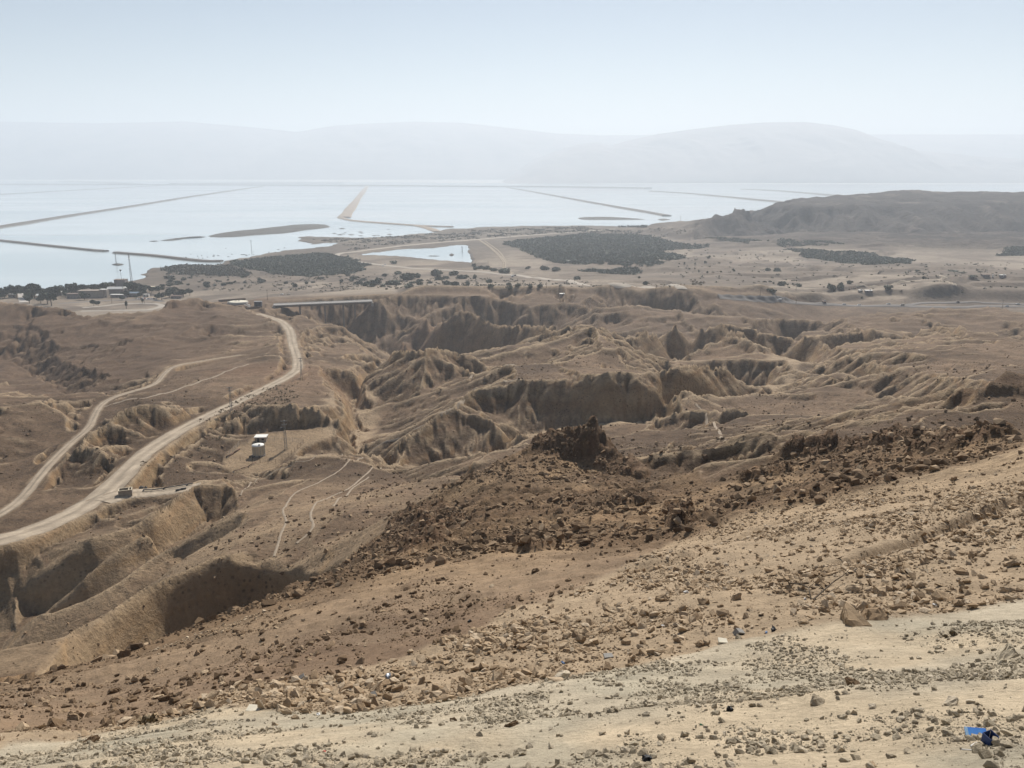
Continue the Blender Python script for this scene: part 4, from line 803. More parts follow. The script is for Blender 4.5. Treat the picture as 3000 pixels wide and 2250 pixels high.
island([(1758, 418), (1800, 413), (1950, 413), (2100, 421), (2182, 427), (2050, 428), (1800, 428)], '2', 4, 'flat dark island near the salt mountain')
island([(725, 720), (760, 714), (802, 719), (765, 726)], '1', 2.0, 'small lens shaped islet carrying a mast')
island([(232, 357), (260, 352), (300, 356), (262, 362)], '3', 2.0, 'tiny reddish islet near the salt mountain shore')
island([(915, 668), (935, 655), (955, 665), (938, 676)], '2', 5, 'small dark mound in the bright pond')
for zz in ([(770, 674), (820, 670), (875, 674), (820, 677)],): island(zz, '2', 4.1, 'flat mud bar in the bright pond')
for k in range(46):   # low mud bars and dead brush standing in the shallows
    if k < 14: zm, (u, v) = '2', (random.uniform(150, 640), random.uniform(478, 535))
    else: zm, (u, v) = '1', (random.uniform(1150, 1900), 0); v = 700 - (u - 1150) * 0.085 - abs(random.gauss(0, 18))
    wd = random.uniform(6, 26) if k < 14 else random.uniform(3, 9)
    island([(u - wd, v), (u, v - wd * .16), (u + wd, v + 1), (u, v + wd * .16)], zm, .7, 'low dark mud bar in the bright shallows')
# ---------------------------------------------------------------- built things
conc = simple_mat('concrete', (0.40, 0.37, 0.33), 0.9, 0.25, 0.4, bump=0.03); conc_d = simple_mat('shaded_concrete', (0.29, 0.26, 0.23), 0.9, 0.3, 0.3)  # conc_d: shaded copy of conc, with the shade put into its colour
white = simple_mat('white_paint', (0.80, 0.78, 0.72), 0.6, 0.12, 0.5); cream = simple_mat('cream_tank_paint', (0.62, 0.53, 0.38), 0.55, 0.22, 0.35)
steel = simple_mat('grey_steel', (0.25, 0.245, 0.235), 0.6, 0.25, 1.0, 0.3); dark_st = simple_mat('dark_steel', (0.07, 0.065, 0.06), 0.6, 0.3, 1.0)
rust = simple_mat('rusty_pipe', (0.16, 0.095, 0.06), 0.8, 0.3, 1.0); block_m = simple_mat('block_wall', (0.36, 0.30, 0.235), 0.95, 0.25, 0.8, bump=0.04)
wood = simple_mat('pole_wood', (0.17, 0.13, 0.10), 0.9, 0.3, 2.0); glass = simple_mat('window_glass', (0.03, 0.035, 0.04), 0.15, 0.1, 1.0)
tan_w = simple_mat('tan_render', (0.36, 0.30, 0.245), 0.9, 0.2, 0.2); grey_w = simple_mat('grey_render', (0.25, 0.22, 0.20), 0.9, 0.2, 0.2); red_r = simple_mat('brown_roof', (0.26, 0.19, 0.15), 0.85, 0.25, 0.5); blue_r = simple_mat('blue_sheet', (0.30, 0.36, 0.42), 0.6, 0.2, 0.5)
def dist(p): return math.dist((p[0], p[1], p[2]), (0, 0, CAMZ))
def mpp(p): return dist(p) / FPX                      # metres in one photo pixel at that place
# ---- bridge over the gorge
A_ = Vector(PZ(812, 892.5, 54.2)); B_ = Vector(PZ(1080, 881.5, 54.6)); dv = (B_ - A_); blen = dv.length; br = empty('road_bridge', A_, math.atan2(dv.y, dv.x)); tag(br, 'long concrete road bridge on tall piers over the gorge', 'bridge')
pit = (B_.z - A_.z) / blen
def bx(name, x0, x1, y0, y1, z0, z1, mat, par=br):
    m = MB(); m.poly([(x, y, z + x * pit) for z in (z0, z1) for x, y in ((x0, y0), (x1, y0), (x1, y1), (x0, y1))], [(3, 2, 1, 0), (4, 5, 6, 7), (0, 1, 5, 4), (1, 2, 6, 5), (2, 3, 7, 6), (3, 0, 4, 7)]); return m.build(name, mat, par)
dk_ = bx('deck', -4, blen + 4, -7, 7, -.8, 0, conc); bx('road_surface', -4, blen + 4, -6, 6, 0.003, 0.10, simple_mat('pale_deck', (.33, .305, .275), .8, .1, .2), dk_)
for s in (-1, 1):
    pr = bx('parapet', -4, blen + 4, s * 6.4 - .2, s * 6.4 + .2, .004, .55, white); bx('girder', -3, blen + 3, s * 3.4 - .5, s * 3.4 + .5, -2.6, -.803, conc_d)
    rl = bx('handrail', -4, blen + 4, s * 6.4 - .06, s * 6.4 + .06, .95, 1.05, steel)
for up in (876, 948, 1002, 1036):
    k, _ = ray(up, 892); sx = max(6, min(blen - 6, (up - 812) / 266 * blen)); wp = br.matrix_world if False else A_ + dv * (sx / blen); gz = ground(wp.x, wp.y)
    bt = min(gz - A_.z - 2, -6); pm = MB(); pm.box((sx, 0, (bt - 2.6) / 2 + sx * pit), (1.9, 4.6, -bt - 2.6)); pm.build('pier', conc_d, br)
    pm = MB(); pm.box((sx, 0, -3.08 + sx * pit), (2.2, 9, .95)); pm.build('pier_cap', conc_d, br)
for sx in (-3.5, blen + 3.5): pm = MB(); pm.box((sx, 0, -4.5), (3.0, 12.6, 6.6)); pm.build('abutment', conc, br)
# ---- round covered reservoir on its walled terrace
def pad_pt(u, v, z): return PZ(u, v, z)
rc_ = Vector(pad_pt(697, 889, 52.2)); rw = 28 * mpp(rc_)
rs = empty('round_reservoir', (rc_.x, rc_.y, 52.0)); tag(rs, 'low round reservoir with pale domed cover on the walled terrace', 'reservoir')
m = MB(); m.lathe([(rw, -1.0), (rw, 2.2), (rw - .35, 2.2), (rw - .35, 2.0)], 48); m.build('wall', conc, rs, True)
m = MB(); m.lathe([(rw - .4, 2.15), (rw * .75, 2.7), (rw * .4, 3.1), (0.01, 3.3)], 48); cv = m.build('cover', simple_mat('pale_cover', (.74, .68, .54), .7, .12, .4), rs, True)
for dx, dy in ((-2.5, -1.5), (-1, -2.2), (1.2, -1.4), (2.6, -2.0)):
    m = MB(); m.tube((dx, dy, 2.9), (dx, dy, 3.9), .35, .25, 8); m.box((dx, dy, 4.0), (.9, .9, .18)); m.build('vent', steel, cv)
def wall_line(name, pxs, z, hh, th, mat, lab, cat='wall', grp=None):
    pts = [PZ(u, v, z) for u, v in pxs]; root = empty(name, (pts[0][0], pts[0][1], z)); tag(root, lab, cat, grp)
    for a, b in zip(pts[:-1], pts[1:]):
        dx, dy = b[0] - a[0], b[1] - a[1]; ln = math.hypot(dx, dy); an = math.atan2(dy, dx)
        m = MB(); m.box((0, 0, hh / 2 - .5), (ln - .1, th, hh + 1)); m.build('wall_panel', mat, root, loc=((a[0] + b[0]) / 2 - pts[0][0], (a[1] + b[1]) / 2 - pts[0][1], 0), rz=an)
        m = MB(); m.box((0, 0, hh + .06), (ln + .1, th + .12, .12)); m.build('coping', mat, root, loc=((a[0] + b[0]) / 2 - pts[0][0], (a[1] + b[1]) / 2 - pts[0][1], 0), rz=an)
    return root
wall_line('terrace_wall', [(638, 892.5), (672, 898), (725, 906.5), (769, 904)], 51.5, 2.2, .4, simple_mat('brown_wall', (.22, .165, .12), .9, .25, .4), 'brown terrace wall in front of the round reservoir')
wall_line('terrace_wall', [(638, 892.5), (640, 885.5), (720, 879.5)], 51.5, 2.6, .4, bpy.data.materials['brown_wall'], 'brown terrace wall behind the round reservoir')
def kiosk(p, w_, d_, h_, rz, name, lab, mat, roof, door=True, cat='kiosk', group=None):
    r = empty(name, p, rz); tag(r, lab, cat, group)
    m = MB(); m.box((0, 0, h_ / 2 - .4), (w_, d_, h_ + .8)); m.build('wall', mat, r)
    m = MB(); m.box((0, 0, h_ + .16), (w_ + .6, d_ + .6, .28)); m.build('roof', roof, r)
    if door: m = MB(); m.box((-w_ * .2, -d_ / 2 - .03, 1.05), (1.0, .06, 2.1)); m.build('door', dark_st, r)
    m = MB(); m.box((w_ * .22, -d_ / 2 - .03, h_ * .6), (1.0, .06, .8)); m.build('window', glass, r)
    return r
kp = Vector(PZ(757, 897, 52)); kiosk((kp.x, kp.y, 52), 20 * mpp(kp), 5, 13 * mpp(kp), R(8), 'pump_kiosk', 'dark pump kiosk with pale roof at the terrace corner', simple_mat('kiosk_blue_grey', (.09, .095, .11), .7, .2, .5), steel)
for a, b in (((716, 893), (733, 899)), ((722, 890), (735, 896))):
    pa, pb = Vector(PZ(*a, 53)), Vector(PZ(*b, 53)); m = MB(); m.tube(pa - pa, pb - pa, .45, n=10); tag(m.build('white_pipe', white, loc=pa), 'short white pipe lying on the reservoir terrace', 'pipe', 'white pipes on the reservoir terrace')
# ---- water tank compound
def at88(u, v): q = PZ(u, v, 88); return Vector((q[0], q[1], ground(q[0], q[1])))
tp = at88(758, 1334); tr = 16.2 * mpp(tp); th_ = 27 * mpp(tp) / math.cos(R(18)); tank = empty('water_tank', tp); tag(tank, 'cream cylindrical water tank standing on the fenced bench', 'tank')
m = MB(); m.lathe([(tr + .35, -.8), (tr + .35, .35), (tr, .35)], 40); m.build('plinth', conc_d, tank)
prof = [(tr, .3)] + [(tr, .3 + th_ * k / 6) for k in range(1, 7)]; m = MB(); m.lathe(prof, 14); bd = m.build('shell', cream, tank)
for i in range(14):
    a = 2 * math.pi * i / 14; m = MB(); m.box((0, 0, 0), (.10, .10, th_ - .2)); m.build('seam', conc, bd, loc=(tr * 1.005 * math.cos(a), tr * 1.005 * math.sin(a), .3 + th_ / 2), rz=a)
m = MB(); m.lathe([(tr + .12, .3 + th_ - .15), (tr + .12, .3 + th_ + .06), (tr * .5, .3 + th_ + .42), (.01, .3 + th_ + .55)], 28); rf = m.build('roof', white, tank, True)
m = MB(); m.lathe([(.38, 0), (.38, .35), (.01, .45)], 12, (.9, -1.1, .3 + th_ + .3)); m.build('hatch', steel, rf)
m = MB()
for s in (-.25, .25): m.tube((tr + .28, s, 0), (tr + .28, s, .3 + th_ + .9), .045, n=6)
for k in range(14): m.tube((tr + .28, -.25, .5 + k * .42), (tr + .28, .25, .5 + k * .42), .03, n=5)
m.build('ladder', steel, tank)
for a in (-2.4, -1.9, -1.2): m = MB(); q = (math.cos(a) * (tr + .4), math.sin(a) * (tr + .4)); m.tube((q[0], q[1], .5), (q[0] * 1.45, q[1] * 1.45, .5), .22, n=8); m.tube((q[0] * 1.45, q[1] * 1.45, .5), (q[0] * 1.45, q[1] * 1.45, -.3), .22, n=8); m.build('pipe', dark_st, tank)
sp = at88(766, 1291); kiosk(sp, 30 * mpp(sp), 3.6, 1.9, R(4), 'flat_roof_shed', 'small shed with white flat roof behind the water tank', tan_w, white, cat='shed')
def lattice(p, h, w0, name, lab, mat=steel, arms=(), cat='pole', group=None, bays=8, w1=.35, rz=0.3, r=.07):
    root = empty(name, p, rz); tag(root, lab, cat, group); m = MB(); b = MB()
    def hw(z): return (w0 + (w1 - w0) * z / h) / 2
    cs = [(-1, -1), (1, -1), (1, 1), (-1, 1)]
    for cx, cy in cs: m.tube((cx * hw(0), cy * hw(0), -.6), (cx * hw(h), cy * hw(h), h), r, n=5)
    for k in range(bays):
        z0, z1 = h * k / bays, h * (k + 1) / bays
        for i in range(4):
            (ax, ay), (bx_, by) = cs[i], cs[(i + 1) % 4]; b.tube((ax * hw(z0), ay * hw(z0), z0), (bx_ * hw(z1), by * hw(z1), z1), r * .7, n=4); b.tube((ax * hw(z1), ay * hw(z1), z1), (bx_ * hw(z1), by * hw(z1), z1), r * .7, n=4)
    m.build('leg_frame', mat, root); b.build('bracing', mat, root)
    for z, ln in arms:
        a = MB(); a.box((0, 0, z), (ln, .22, .22)); am = a.build('cross_arm', mat, root)
        for s in (-.45, 0, .45): a = MB(); a.tube((s * ln, 0, z + .1), (s * ln, 0, z + .55), .09, .06, 6); a.build('insulator', conc, am)
    return root
pp = at88(838, 1317); ph = 82 * mpp(pp) / math.cos(R(17)); pw = lattice(pp, ph, 1.0, 'power_pole', 'tall lattice power pole with transformer beside the tank', arms=((ph - .3, 2.6), (ph - 1.9, 2.0)), r=.09, w1=.6)
m = MB(); m.box((-.95, -.3, ph * .72), (1.2, .9, 1.5)); m.tube((-.95, -.3, ph * .72 + .75), (-.95, -.3, ph * .72 + 1.2), .12, n=6); m.build('transformer', dark_st, pw)
def fence(pts, name, lab, hgt=1.9, gap=3.0, group=None, mat=steel):
    root = empty(name, pts[0]); tag(root, lab, 'fence', group); p0 = Vector(pts[0]); ms = MB()
    for a, b in zip(pts[:-1], pts[1:]):
        a, b = Vector(a), Vector(b); n = max(1, int((b - a).length / gap))
        for k in range(n + 1):
            q = a.lerp(b, k / n); gz = ground(q.x, q.y); m = MB(); m.tube((0, 0, -.4), (0, 0, hgt), .06, n=6); m.build('post', mat, root, loc=(q.x - p0.x, q.y - p0.y, gz - p0.z))
        for k in range(n):
            q, w_ = a.lerp(b, k / n), a.lerp(b, (k + 1) / n); qz, wz = ground(q.x, q.y), ground(w_.x, w_.y); m = MB()
            for hh in (.3, .7, 1.1, 1.5, hgt - .05): m.tube(Vector((q.x, q.y, qz + hh)) - p0, Vector((w_.x, w_.y, wz + hh)) - p0, .018, n=4, caps=False)
            m.build('wire', mat, root)
    return root
fence([at88(*p) for p in ((666, 1343), (703, 1303), (746, 1296))], 'wire_fence', 'wire fence along the back edge of the tank bench')
fence([at88(*p) for p in ((704, 1350), (740, 1356), (808, 1358), (845, 1340), (890, 1300))], 'wire_fence', 'wire fence with bent posts in front of the water tank', mat=rust)
fence([at88(*p) for p in ((780, 1290), (830, 1293), (886, 1298))], 'wire_fence', 'wire fence beside the lattice power pole on the bench')
def pipe_run(pts, r, name, lab, mat=rust, supports=True):
    p0 = Vector(pts[0]); root = empty(name, p0); tag(root, lab, 'pipe'); m = MB()
    for a, b in zip(pts[:-1], pts[1:]): m.tube(Vector(a) - p0, Vector(b) - p0, r, n=8)
    m.build('pipe_run', mat, root, True)
    if supports:
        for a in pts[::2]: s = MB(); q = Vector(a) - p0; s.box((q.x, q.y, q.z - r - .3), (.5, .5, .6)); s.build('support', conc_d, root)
    return root
def on_g(u, v, up): q = hit(u, v); return (q[0], q[1], ground(q[0], q[1]) + up)
pipe_run([on_g(u, v, .5) for u, v in ((684, 1384), (705, 1377), (728, 1369), (750, 1357))], .16, 'water_pipe', 'dark pipe crossing the sandy patch below the tank')
pipe_run([on_g(u, v, .5) for u, v in ((664, 1341), (684, 1330), (702, 1317))], .28, 'water_pipe', 'thick dark pipe leading down from the back of the tank')
pipe_run([on_g(u, v, .6) for u, v in ((420, 1440), (446, 1440), (480, 1435), (515, 1429), (548, 1424), (565, 1421))], .2, 'water_pipe', 'long dark pipe beside the roofless enclosure', dark_st)
pipe_run([on_g(u, v, .5) for u, v in ((516, 1441), (530, 1437), (545, 1434))], .3, 'water_pipe', 'short thick pipe at the cliff edge near the enclosure', dark_st)
# ---- roofless block enclosure
bp = Vector(hit(369, 1451)); bp.z = ground(bp.x, bp.y); W_, D_, H_ = 33 * mpp(bp), 20 * mpp(bp), 17 * mpp(bp); hut = empty('block_enclosure', bp, R(20)); tag(hut, 'roofless block walled enclosure standing beside the dirt road', 'enclosure')
for nm, c, d in (('front_wall', (0, -D_ / 2), (W_, .22)), ('back_wall', (0, D_ / 2), (W_, .22)), ('side_wall', (-W_ / 2 + .11, 0), (.22, D_ - .224)), ('side_wall', (W_ / 2 - .11, 0), (.22, D_ - .224)), ('inner_wall', (W_ * .26, .0), (.22, D_ - .224))):
    m = MB(); m.box((c[0], c[1], H_ / 2 - .3), (d[0], d[1], H_ + .6 - (.05 if nm == 'inner_wall' else 0))); wl = m.build(nm, block_m, hut)
    m = MB(); m.box((c[0], c[1], H_ + .05 - (.05 if nm == 'inner_wall' else 0)), (d[0] + .04, d[1] + .04, .08)); m.build('coping', cream, wl)
for dx, sz in ((4.6, .9), (6.2, .7)):
    q = hit(414 + (dx - 4.6) * 8, 1431); m = MB(); m.box((0, 0, sz * .3), (sz * 1.4, sz, sz * .7)); m.tube((0, 0, sz * .6), (0, 0, sz * 1.1), .15, n=8); tag(m.build('valve_box', dark_st, loc=q, rz=.4), 'small dark valve box on the ground by the enclosure', 'box', 'valve boxes by the enclosure')
# ---- masts and poles
def pole(u, vt, vb, lab, arm=2.2, grp='utility poles', base=None, r=.16, cat='pole'):
    p = Vector(base) if base else Vector(hit(u, vb)); h = max(5.0, (vb - vt) * mpp(p)); root = empty('utility_pole', p, random.uniform(-.4, .4)); tag(root, lab, cat, grp)
    m = MB(); m.tube((0, 0, -.8), (0, 0, h), r, r * .65, 8); m.build('shaft', wood, root, True)
    for z in (h - .35, h - 1.25):
        m = MB(); m.box((0, 0, z), (arm, .16, .16)); a = m.build('cross_arm', wood, root)
        for s in (-.45, .45): m = MB(); m.tube((s * arm, 0, z + .08), (s * arm, 0, z + .4), .07, .05, 6); m.build('insulator', conc, a)
    return root
for u, vt, vb, lab in ((736, 888, 915, 'wooden utility pole standing before the reservoir terrace wall'), (784, 850, 879, 'wooden utility pole on the flat between reservoir and plain'), (1272, 792, 812, 'wooden utility pole among the shrubs below the pond road'), (1290, 794, 811, 'second wooden pole among the shrubs below the pond road'),
                       (1477, 768, 783, 'wooden pole beside the straight embankment track'), (1430, 765, 786, 'wooden pole by the bushes below the pond'), (1601, 827, 842, 'wooden pole on the plain above the canyon rim'), (1789, 836, 850, 'wooden pole at the edge of the pale road'),
                       (1921, 838, 853, 'wooden pole near the field of dry bushes'), (2227, 848, 866, 'slim pole before the pale sand flat'), (2332, 879, 890, 'short pole at the highway bend'), (2936, 882, 904, 'slim pole beside the side road'), (328, 868, 888, 'street pole in front of the village houses'), (424, 862, 890, 'street pole beside the loop road'),
                       (1596, 650, 661, 'tiny pole on the lake shore'), (1770, 649, 661, 'tiny pole on the shore by the salt mountain'), (1855, 655, 664, 'tiny pole at the shore bushes'), (2332, 836, 852, 'slim pole on the pale flat beyond the canyon')):
    pole(u, vt, vb, lab, r=.22)
for u, vt, vb, lab in ((678, 1138, 1208, 'lattice power pole beside the dirt road above the tank'), (884, 1051, 1116, 'lattice power pole at the bend of the dirt road')):
    q = Vector(hit(u, vb)); h = (vb - vt) * mpp(q) / math.cos(R(14)); lattice(q, h, 1.0, 'power_pole', lab, arms=((h - .3, 2.4), (h - 1.7, 1.8)), r=.08, w1=.5)
q = Vector(hit(386, 828)); mh = 74 * mpp(q); mast = lattice(q, mh, 3.2, 'antenna_mast', 'tall lattice antenna mast with panel antennas by the village', bays=14, w1=1.0, r=.18, cat='mast')
for k in range(6):
    a = k * 1.05; m = MB(); m.box((math.cos(a) * 1.5, math.sin(a) * 1.5, mh - 3.0 - (k % 2) * 3.2), (.45, .45, 2.6)); m.build('panel_antenna', white, mast)
m = MB(); m.tube((0, 0, mh), (0, 0, mh + 5), .12, .05, 6); m.build('whip_antenna', steel, mast); m = MB(); m.lathe([(.05, 0), (.9, .25), (1.0, .5)], 14); m.build('dish', white, mast, loc=(-1.4, -1.0, mh * .55))
q = Vector(hit(361, 862)); h = 64 * mpp(q); sm = empty('slim_mast', q); tag(sm, 'slim steel mast with a lamp head among the houses', 'mast'); m = MB(); m.tube((0, 0, -.5), (0, 0, h), .35, .2, 8); m.build('shaft', steel, sm); m = MB(); m.lathe([(.3, -2.2), (1.5, -.8), (1.5, .4), (.3, .8)], 10, (0, 0, h)); m.build('lamp_head', steel, sm)
for u, vt, vb, lab in ((341, 744, 775, 'thin lattice pylon standing on the lens shaped islet'), (738, 706, 746, 'thin lattice pylon on the scrubby shore'), (1354, 722, 742, 'thin lattice pylon standing in the bright pond'), (1993, 634, 664, 'thin lattice pylon on the shore below the salt mountain')):
    q = Vector(PZ(u, vb, 1.5)); h = (vb - vt) * mpp(q); lattice(q, h, 2.0, 'lattice_pylon', lab, arms=((h - 1, 6), (h - 4, 8)), cat='pylon', group=None, bays=9, w1=.8, r=.16)
# ---- village houses
def house(u0, u1, vt, vb, lab, mat, roof, kind='flat', depth=None, rz=0.0, wins=3, zb=None):
    uc = (u0 + u1) / 2; p = Vector(hit(uc, vb)); s = mpp(p); w_ = (u1 - u0) * s; h_ = max(2.6, (vb - vt) * s * .95); d_ = depth or max(6, min(16, w_ * .6)); root = empty('house', (p.x, p.y + d_ / 2, p.z), rz); tag(root, lab, 'house', 'village houses')
    m = MB(); m.box((0, 0, h_ / 2 - .8), (w_, d_, h_ + 1.6)); wl = m.build('wall', mat, root)
    if kind == 'flat':
        m = MB(); m.box((0, 0, h_ + .18), (w_ + .5, d_ + .5, .35)); rf = m.build('roof', roof, root)
        m = MB(); m.box((w_ * .25, d_ * .1, h_ + .36 + .5), (1.4, 1.4, 1.0)); m.build('roof_box', steel, rf)
    elif kind == 'gable':
        x, y, e = w_ / 2 + .4, d_ / 2 + .5, h_ * .38; m = MB(); m.poly([(-x, -y, h_), (x, -y, h_), (x, y, h_), (-x, y, h_), (-x, 0, h_ + e), (x, 0, h_ + e), (-x, -y, h_ + .25), (x, -y, h_ + .25), (x, y, h_ + .25), (-x, y, h_ + .25)], [(0, 1, 2, 3), (6, 4, 5, 7), (8, 5, 4, 9), (0, 6, 7, 1), (2, 8, 9, 3), (0, 3, 9, 4, 6), (1, 7, 5, 8, 2)]); m.build('roof', roof, root)
    else:
        x, y = w_ / 2 + .3, d_ / 2 + .3; m = MB(); m.poly([(-x, -y, h_ * .62), (x, -y, h_ + .1), (x, y, h_ + .1), (-x, y, h_ * .62), (-x, -y, h_ * .62 + .4), (x, -y, h_ + .6), (x, y, h_ + .6), (-x, y, h_ * .62 + .4)], [(3, 2, 1, 0), (4, 5, 6, 7), (0, 1, 5, 4), (1, 2, 6, 5), (2, 3, 7, 6), (3, 0, 4, 7)]); m.build('roof', roof, root)
    for k in range(wins):
        x = (-.5 + (k + .5) / wins) * w_; zz = min(h_ * .55, 1.7) if kind != 'shed' else 1.2
        m = MB(); m.box((x, -d_ / 2 - .03, zz), (1.5, .10, 1.3)); wn = m.build('window', conc, wl); m = MB(); m.box((x, -d_ / 2 - .09, zz), (1.25, .06, 1.05)); m.build('pane', glass, wn)
    m = MB(); m.box((w_ * .33 if wins % 2 == 0 else w_ * .16, -d_ / 2 - .04, .95), (1.0, .08, 2.1)); m.build('door', wood, wl)
    return root
house(233, 297, 853, 873, 'large tan hall with long sloping roof line', tan_w, tan_w, 'shed', 14, .06, 0); house(295, 313, 850, 872, 'tan cube house beside the large hall', tan_w, white, 'flat', 8, 0, 2); house(198, 232, 862, 875, 'dark low wing left of the large hall', grey_w, red_r, 'flat', 8, 0, 4)
house(178, 238, 848, 858, 'long house with pale parapet behind the hall', grey_w, white, 'flat', 10, 0, 5); house(317, 357, 848, 863, 'pale gabled house with white roof beside the slim mast', grey_w, white, 'gable', 10, .1, 3); house(364, 380, 844, 852, 'small white roofed house under the dark trees', tan_w, white, 'gable', 8, 0, 2)
house(326, 369, 864, 872, 'long low shed with bluish white roof', grey_w, white, 'flat', 6, 0, 4); house(337, 366, 821, 840, 'dark boxy two storey building near the antenna mast', grey_w, red_r, 'flat', 12, 0, 4); house(439, 464, 841, 850, 'cream flat roofed house beside the street', tan_w, cream, 'flat', 9, .1, 3)
house(508, 534, 861, 867, 'long narrow shed with bright white roof', grey_w, white, 'flat', 5, 0, 3); house(501, 530, 868, 875, 'low brown shed beside the parking', grey_w, red_r, 'gable', 5, 0, 3); house(379, 404, 860, 870, 'bluish sheet roofed shed among the trees', grey_w, blue_r, 'gable', 7, 0, 3)
house(420, 435, 863, 870, 'small white trailer like hut by the street', white, white, 'flat', 4, 0, 2); house(2, 18, 858, 868, 'low house half hidden by trees at the street end', tan_w, red_r, 'gable', 8, 0, 2); house(26, 44, 864, 872, 'pale low house beside the village street', tan_w, white, 'flat', 7, 0, 2); house(108, 126, 867, 878, 'small pale gabled house among the trees', tan_w, white, 'gable', 7, .3, 2)
house(160, 178, 857, 866, 'small grey house with white gable above the terrace', grey_w, white, 'gable', 7, .2, 2); house(2517, 2527, 851, 857, 'tiny pale hut on the far plain', tan_w, white, 'flat', 4, 0, 1); house(2537, 2556, 852, 858, 'low pale shed on the far plain', grey_w, white, 'flat', 5, 0, 2); house(2933, 2946, 807, 813, 'small pale farm shed among acacias', grey_w, white, 'flat', 5, 0, 2)
house(2880, 2898, 806, 812, 'brown farm shed beside a white post', grey_w, red_r, 'gable', 5, 0, 2); house(1640, 1656, 861, 868, 'small white roofed hut on the canyon rim', tan_w, white, 'flat', 5, 0, 1); house(1498, 1505, 808, 812, 'tiny white hut beside the pale road', white, white, 'flat', 3, 0, 1); house(1660, 1672, 764, 768, 'small shed at the orchard edge', grey_w, white, 'flat', 4, 0, 1)
house(2412, 2420, 884, 890, 'small brown roadside hut', grey_w, red_r, 'flat', 5, 0, 1)
q = Vector(hit(2908, 812)); ob = empty('white_post', q); tag(ob, 'slender tapering white post among the farm sheds', 'post'); m = MB(); m.tube((0, 0, -.5), (0, 0, 8 * mpp(q)), .9, .35, 8); m.build('shaft', white, ob); m = MB(); m.box((0, 0, .2), (2.4, 2.4, .8)); m.build('base', conc, ob)
# ---- cars
car_cols = {'white': (.78, .78, .76), 'silver': (.42, .43, .44), 'black': (.02, .02, .022), 'red': (.30, .05, .04), 'blue': (.08, .13, .25), 'tan': (.38, .32, .24)}
CM = {}
for k, c in car_cols.items():
    mm, t_, b_ = new_mat('car_paint_' + k); b_.inputs['Base Color'].default_value = (*c, 1); b_.inputs['Roughness'].default_value = .35; b_.inputs['Coat Weight'].default_value = .3; CM[k] = mm
tyre = simple_mat('tyre_rubber', (.02, .02, .02), .9, .2, 3); rim_m = simple_mat('wheel_rim', (.4, .4, .4), .4, .2, 3, .6)
def car_body(van):
    prof = [(-2.2, .35), (2.15, .35), (2.25, .75), (2.1, .95), (1.2, 1.05), (.55, 1.5), (-1.2, 1.52), (-1.95, 1.1), (-2.25, 1.0)] if not van else [(-2.5, .35), (2.3, .35), (2.4, .85), (2.2, 1.15), (1.55, 1.3), (1.0, 2.0), (-2.4, 2.05), (-2.5, 1.9)]
    n = len(prof); vs = []
    for y, s in ((-.86, .96), (-.6, 1.0), (.6, 1.0), (.86, .96)): vs += [(x * s, y * (1 if z < 1.1 else .86), z * (s if z > 1 else 1)) for x, z in prof]
    m = MB(); fs = [(j * n + i, (j + 1) * n + i, (j + 1) * n + (i + 1) % n, j * n + (i + 1) % n) for j in range(3) for i in range(n)] + [tuple(range(n)), tuple(range(4 * n - 1, 3 * n - 1, -1))]
    m.poly(vs, fs); return m
def make_car(col, van, p, rz, lab, grp):
    root = empty('van' if van else 'car', p, rz); tag(root, lab, 'van' if van else 'car', grp); car_body(van).build('body', CM[col], root)
    x0, x1, z0, z1 = (-1.5, .75, 1.06, 1.42) if not van else (.2, 1.2, 1.3, 1.85)
    for s in (-1, 1): m = MB(); m.box(((x0 + x1) / 2, s * .80, (z0 + z1) / 2), (x1 - x0, .06, z1 - z0), taper=.9); m.build('side_window', glass, root)
    m = MB(); m.poly([(1.22, -.6, 1.1), (1.22, .6, 1.1), (.62, .55, 1.5), (.62, -.55, 1.5)] if not van else [(1.6, -.65, 1.33), (1.6, .65, 1.33), (1.06, .6, 1.97), (1.06, -.6, 1.97)], [(0, 1, 2, 3)]); m.build('windscreen', glass, root)
    for x in (-1.35, 1.4):
        for s in (-1, 1):
            m = MB(); m.tube((x, s * .74, .33), (x, s * .92, .33), .33, n=14); wh = m.build('wheel', tyre, root); m = MB(); m.tube((x, s * .90, .33), (x, s * .935, .33), .2, n=10); m.build('rim', rim_m, wh)
    for s in (-.6, .6):
        m = MB(); m.box((2.26 if not van else 2.38, s, .72), (.08, .3, .16)); m.build('headlight', white, root); m = MB(); m.box((-2.24 if not van else -2.5, s, .85), (.08, .25, .16)); m.build('tail_light', CM['red'], root)
    return root
road_cars = [(2473, 894, 'silver', 0, 'silver car driving on the grey highway'), (2517, 896, 'white', 0, 'white car on the highway ahead of the tan van'), (2643, 896.5, 'tan', 1, 'tan van on the highway near the cut bank'), (2806, 887.5, 'black', 0, 'black car on the side road below the cut bank'), (2981, 893, 'white', 0, 'white car at the far end of the side road'), (2949, 899, 'silver', 0, 'silver car beside the slim roadside pole'), (2283, 881, 'white', 1, 'white van where the highway leaves the rim'), (2603, 893, 'silver', 0, 'silver car turning off near the cut bank'), (1128, 776, 'blue', 0, 'dark blue car parked beside the pond road'), (1122, 781, 'white', 1, 'white van parked beside the pond road'), (1508, 809, 'black', 1, 'dark van parked by the road junction'), (826, 864, 'white', 0, 'white car parked on the sandy flat'), (846, 864, 'tan', 0, 'tan car parked on the sandy flat')]
for u, v, c, van, lab in road_cars: p = Vector(hit(u, v)); p.z = max(p.z, ground(p.x, p.y)) + .5; make_car(c, van, p, random.choice((0, math.pi)) + random.uniform(-.12, .12), lab, 'cars on the roads of the plain')
names = ['white', 'silver', 'black', 'white', 'red', 'white', 'blue', 'silver', 'white', 'black', 'silver']
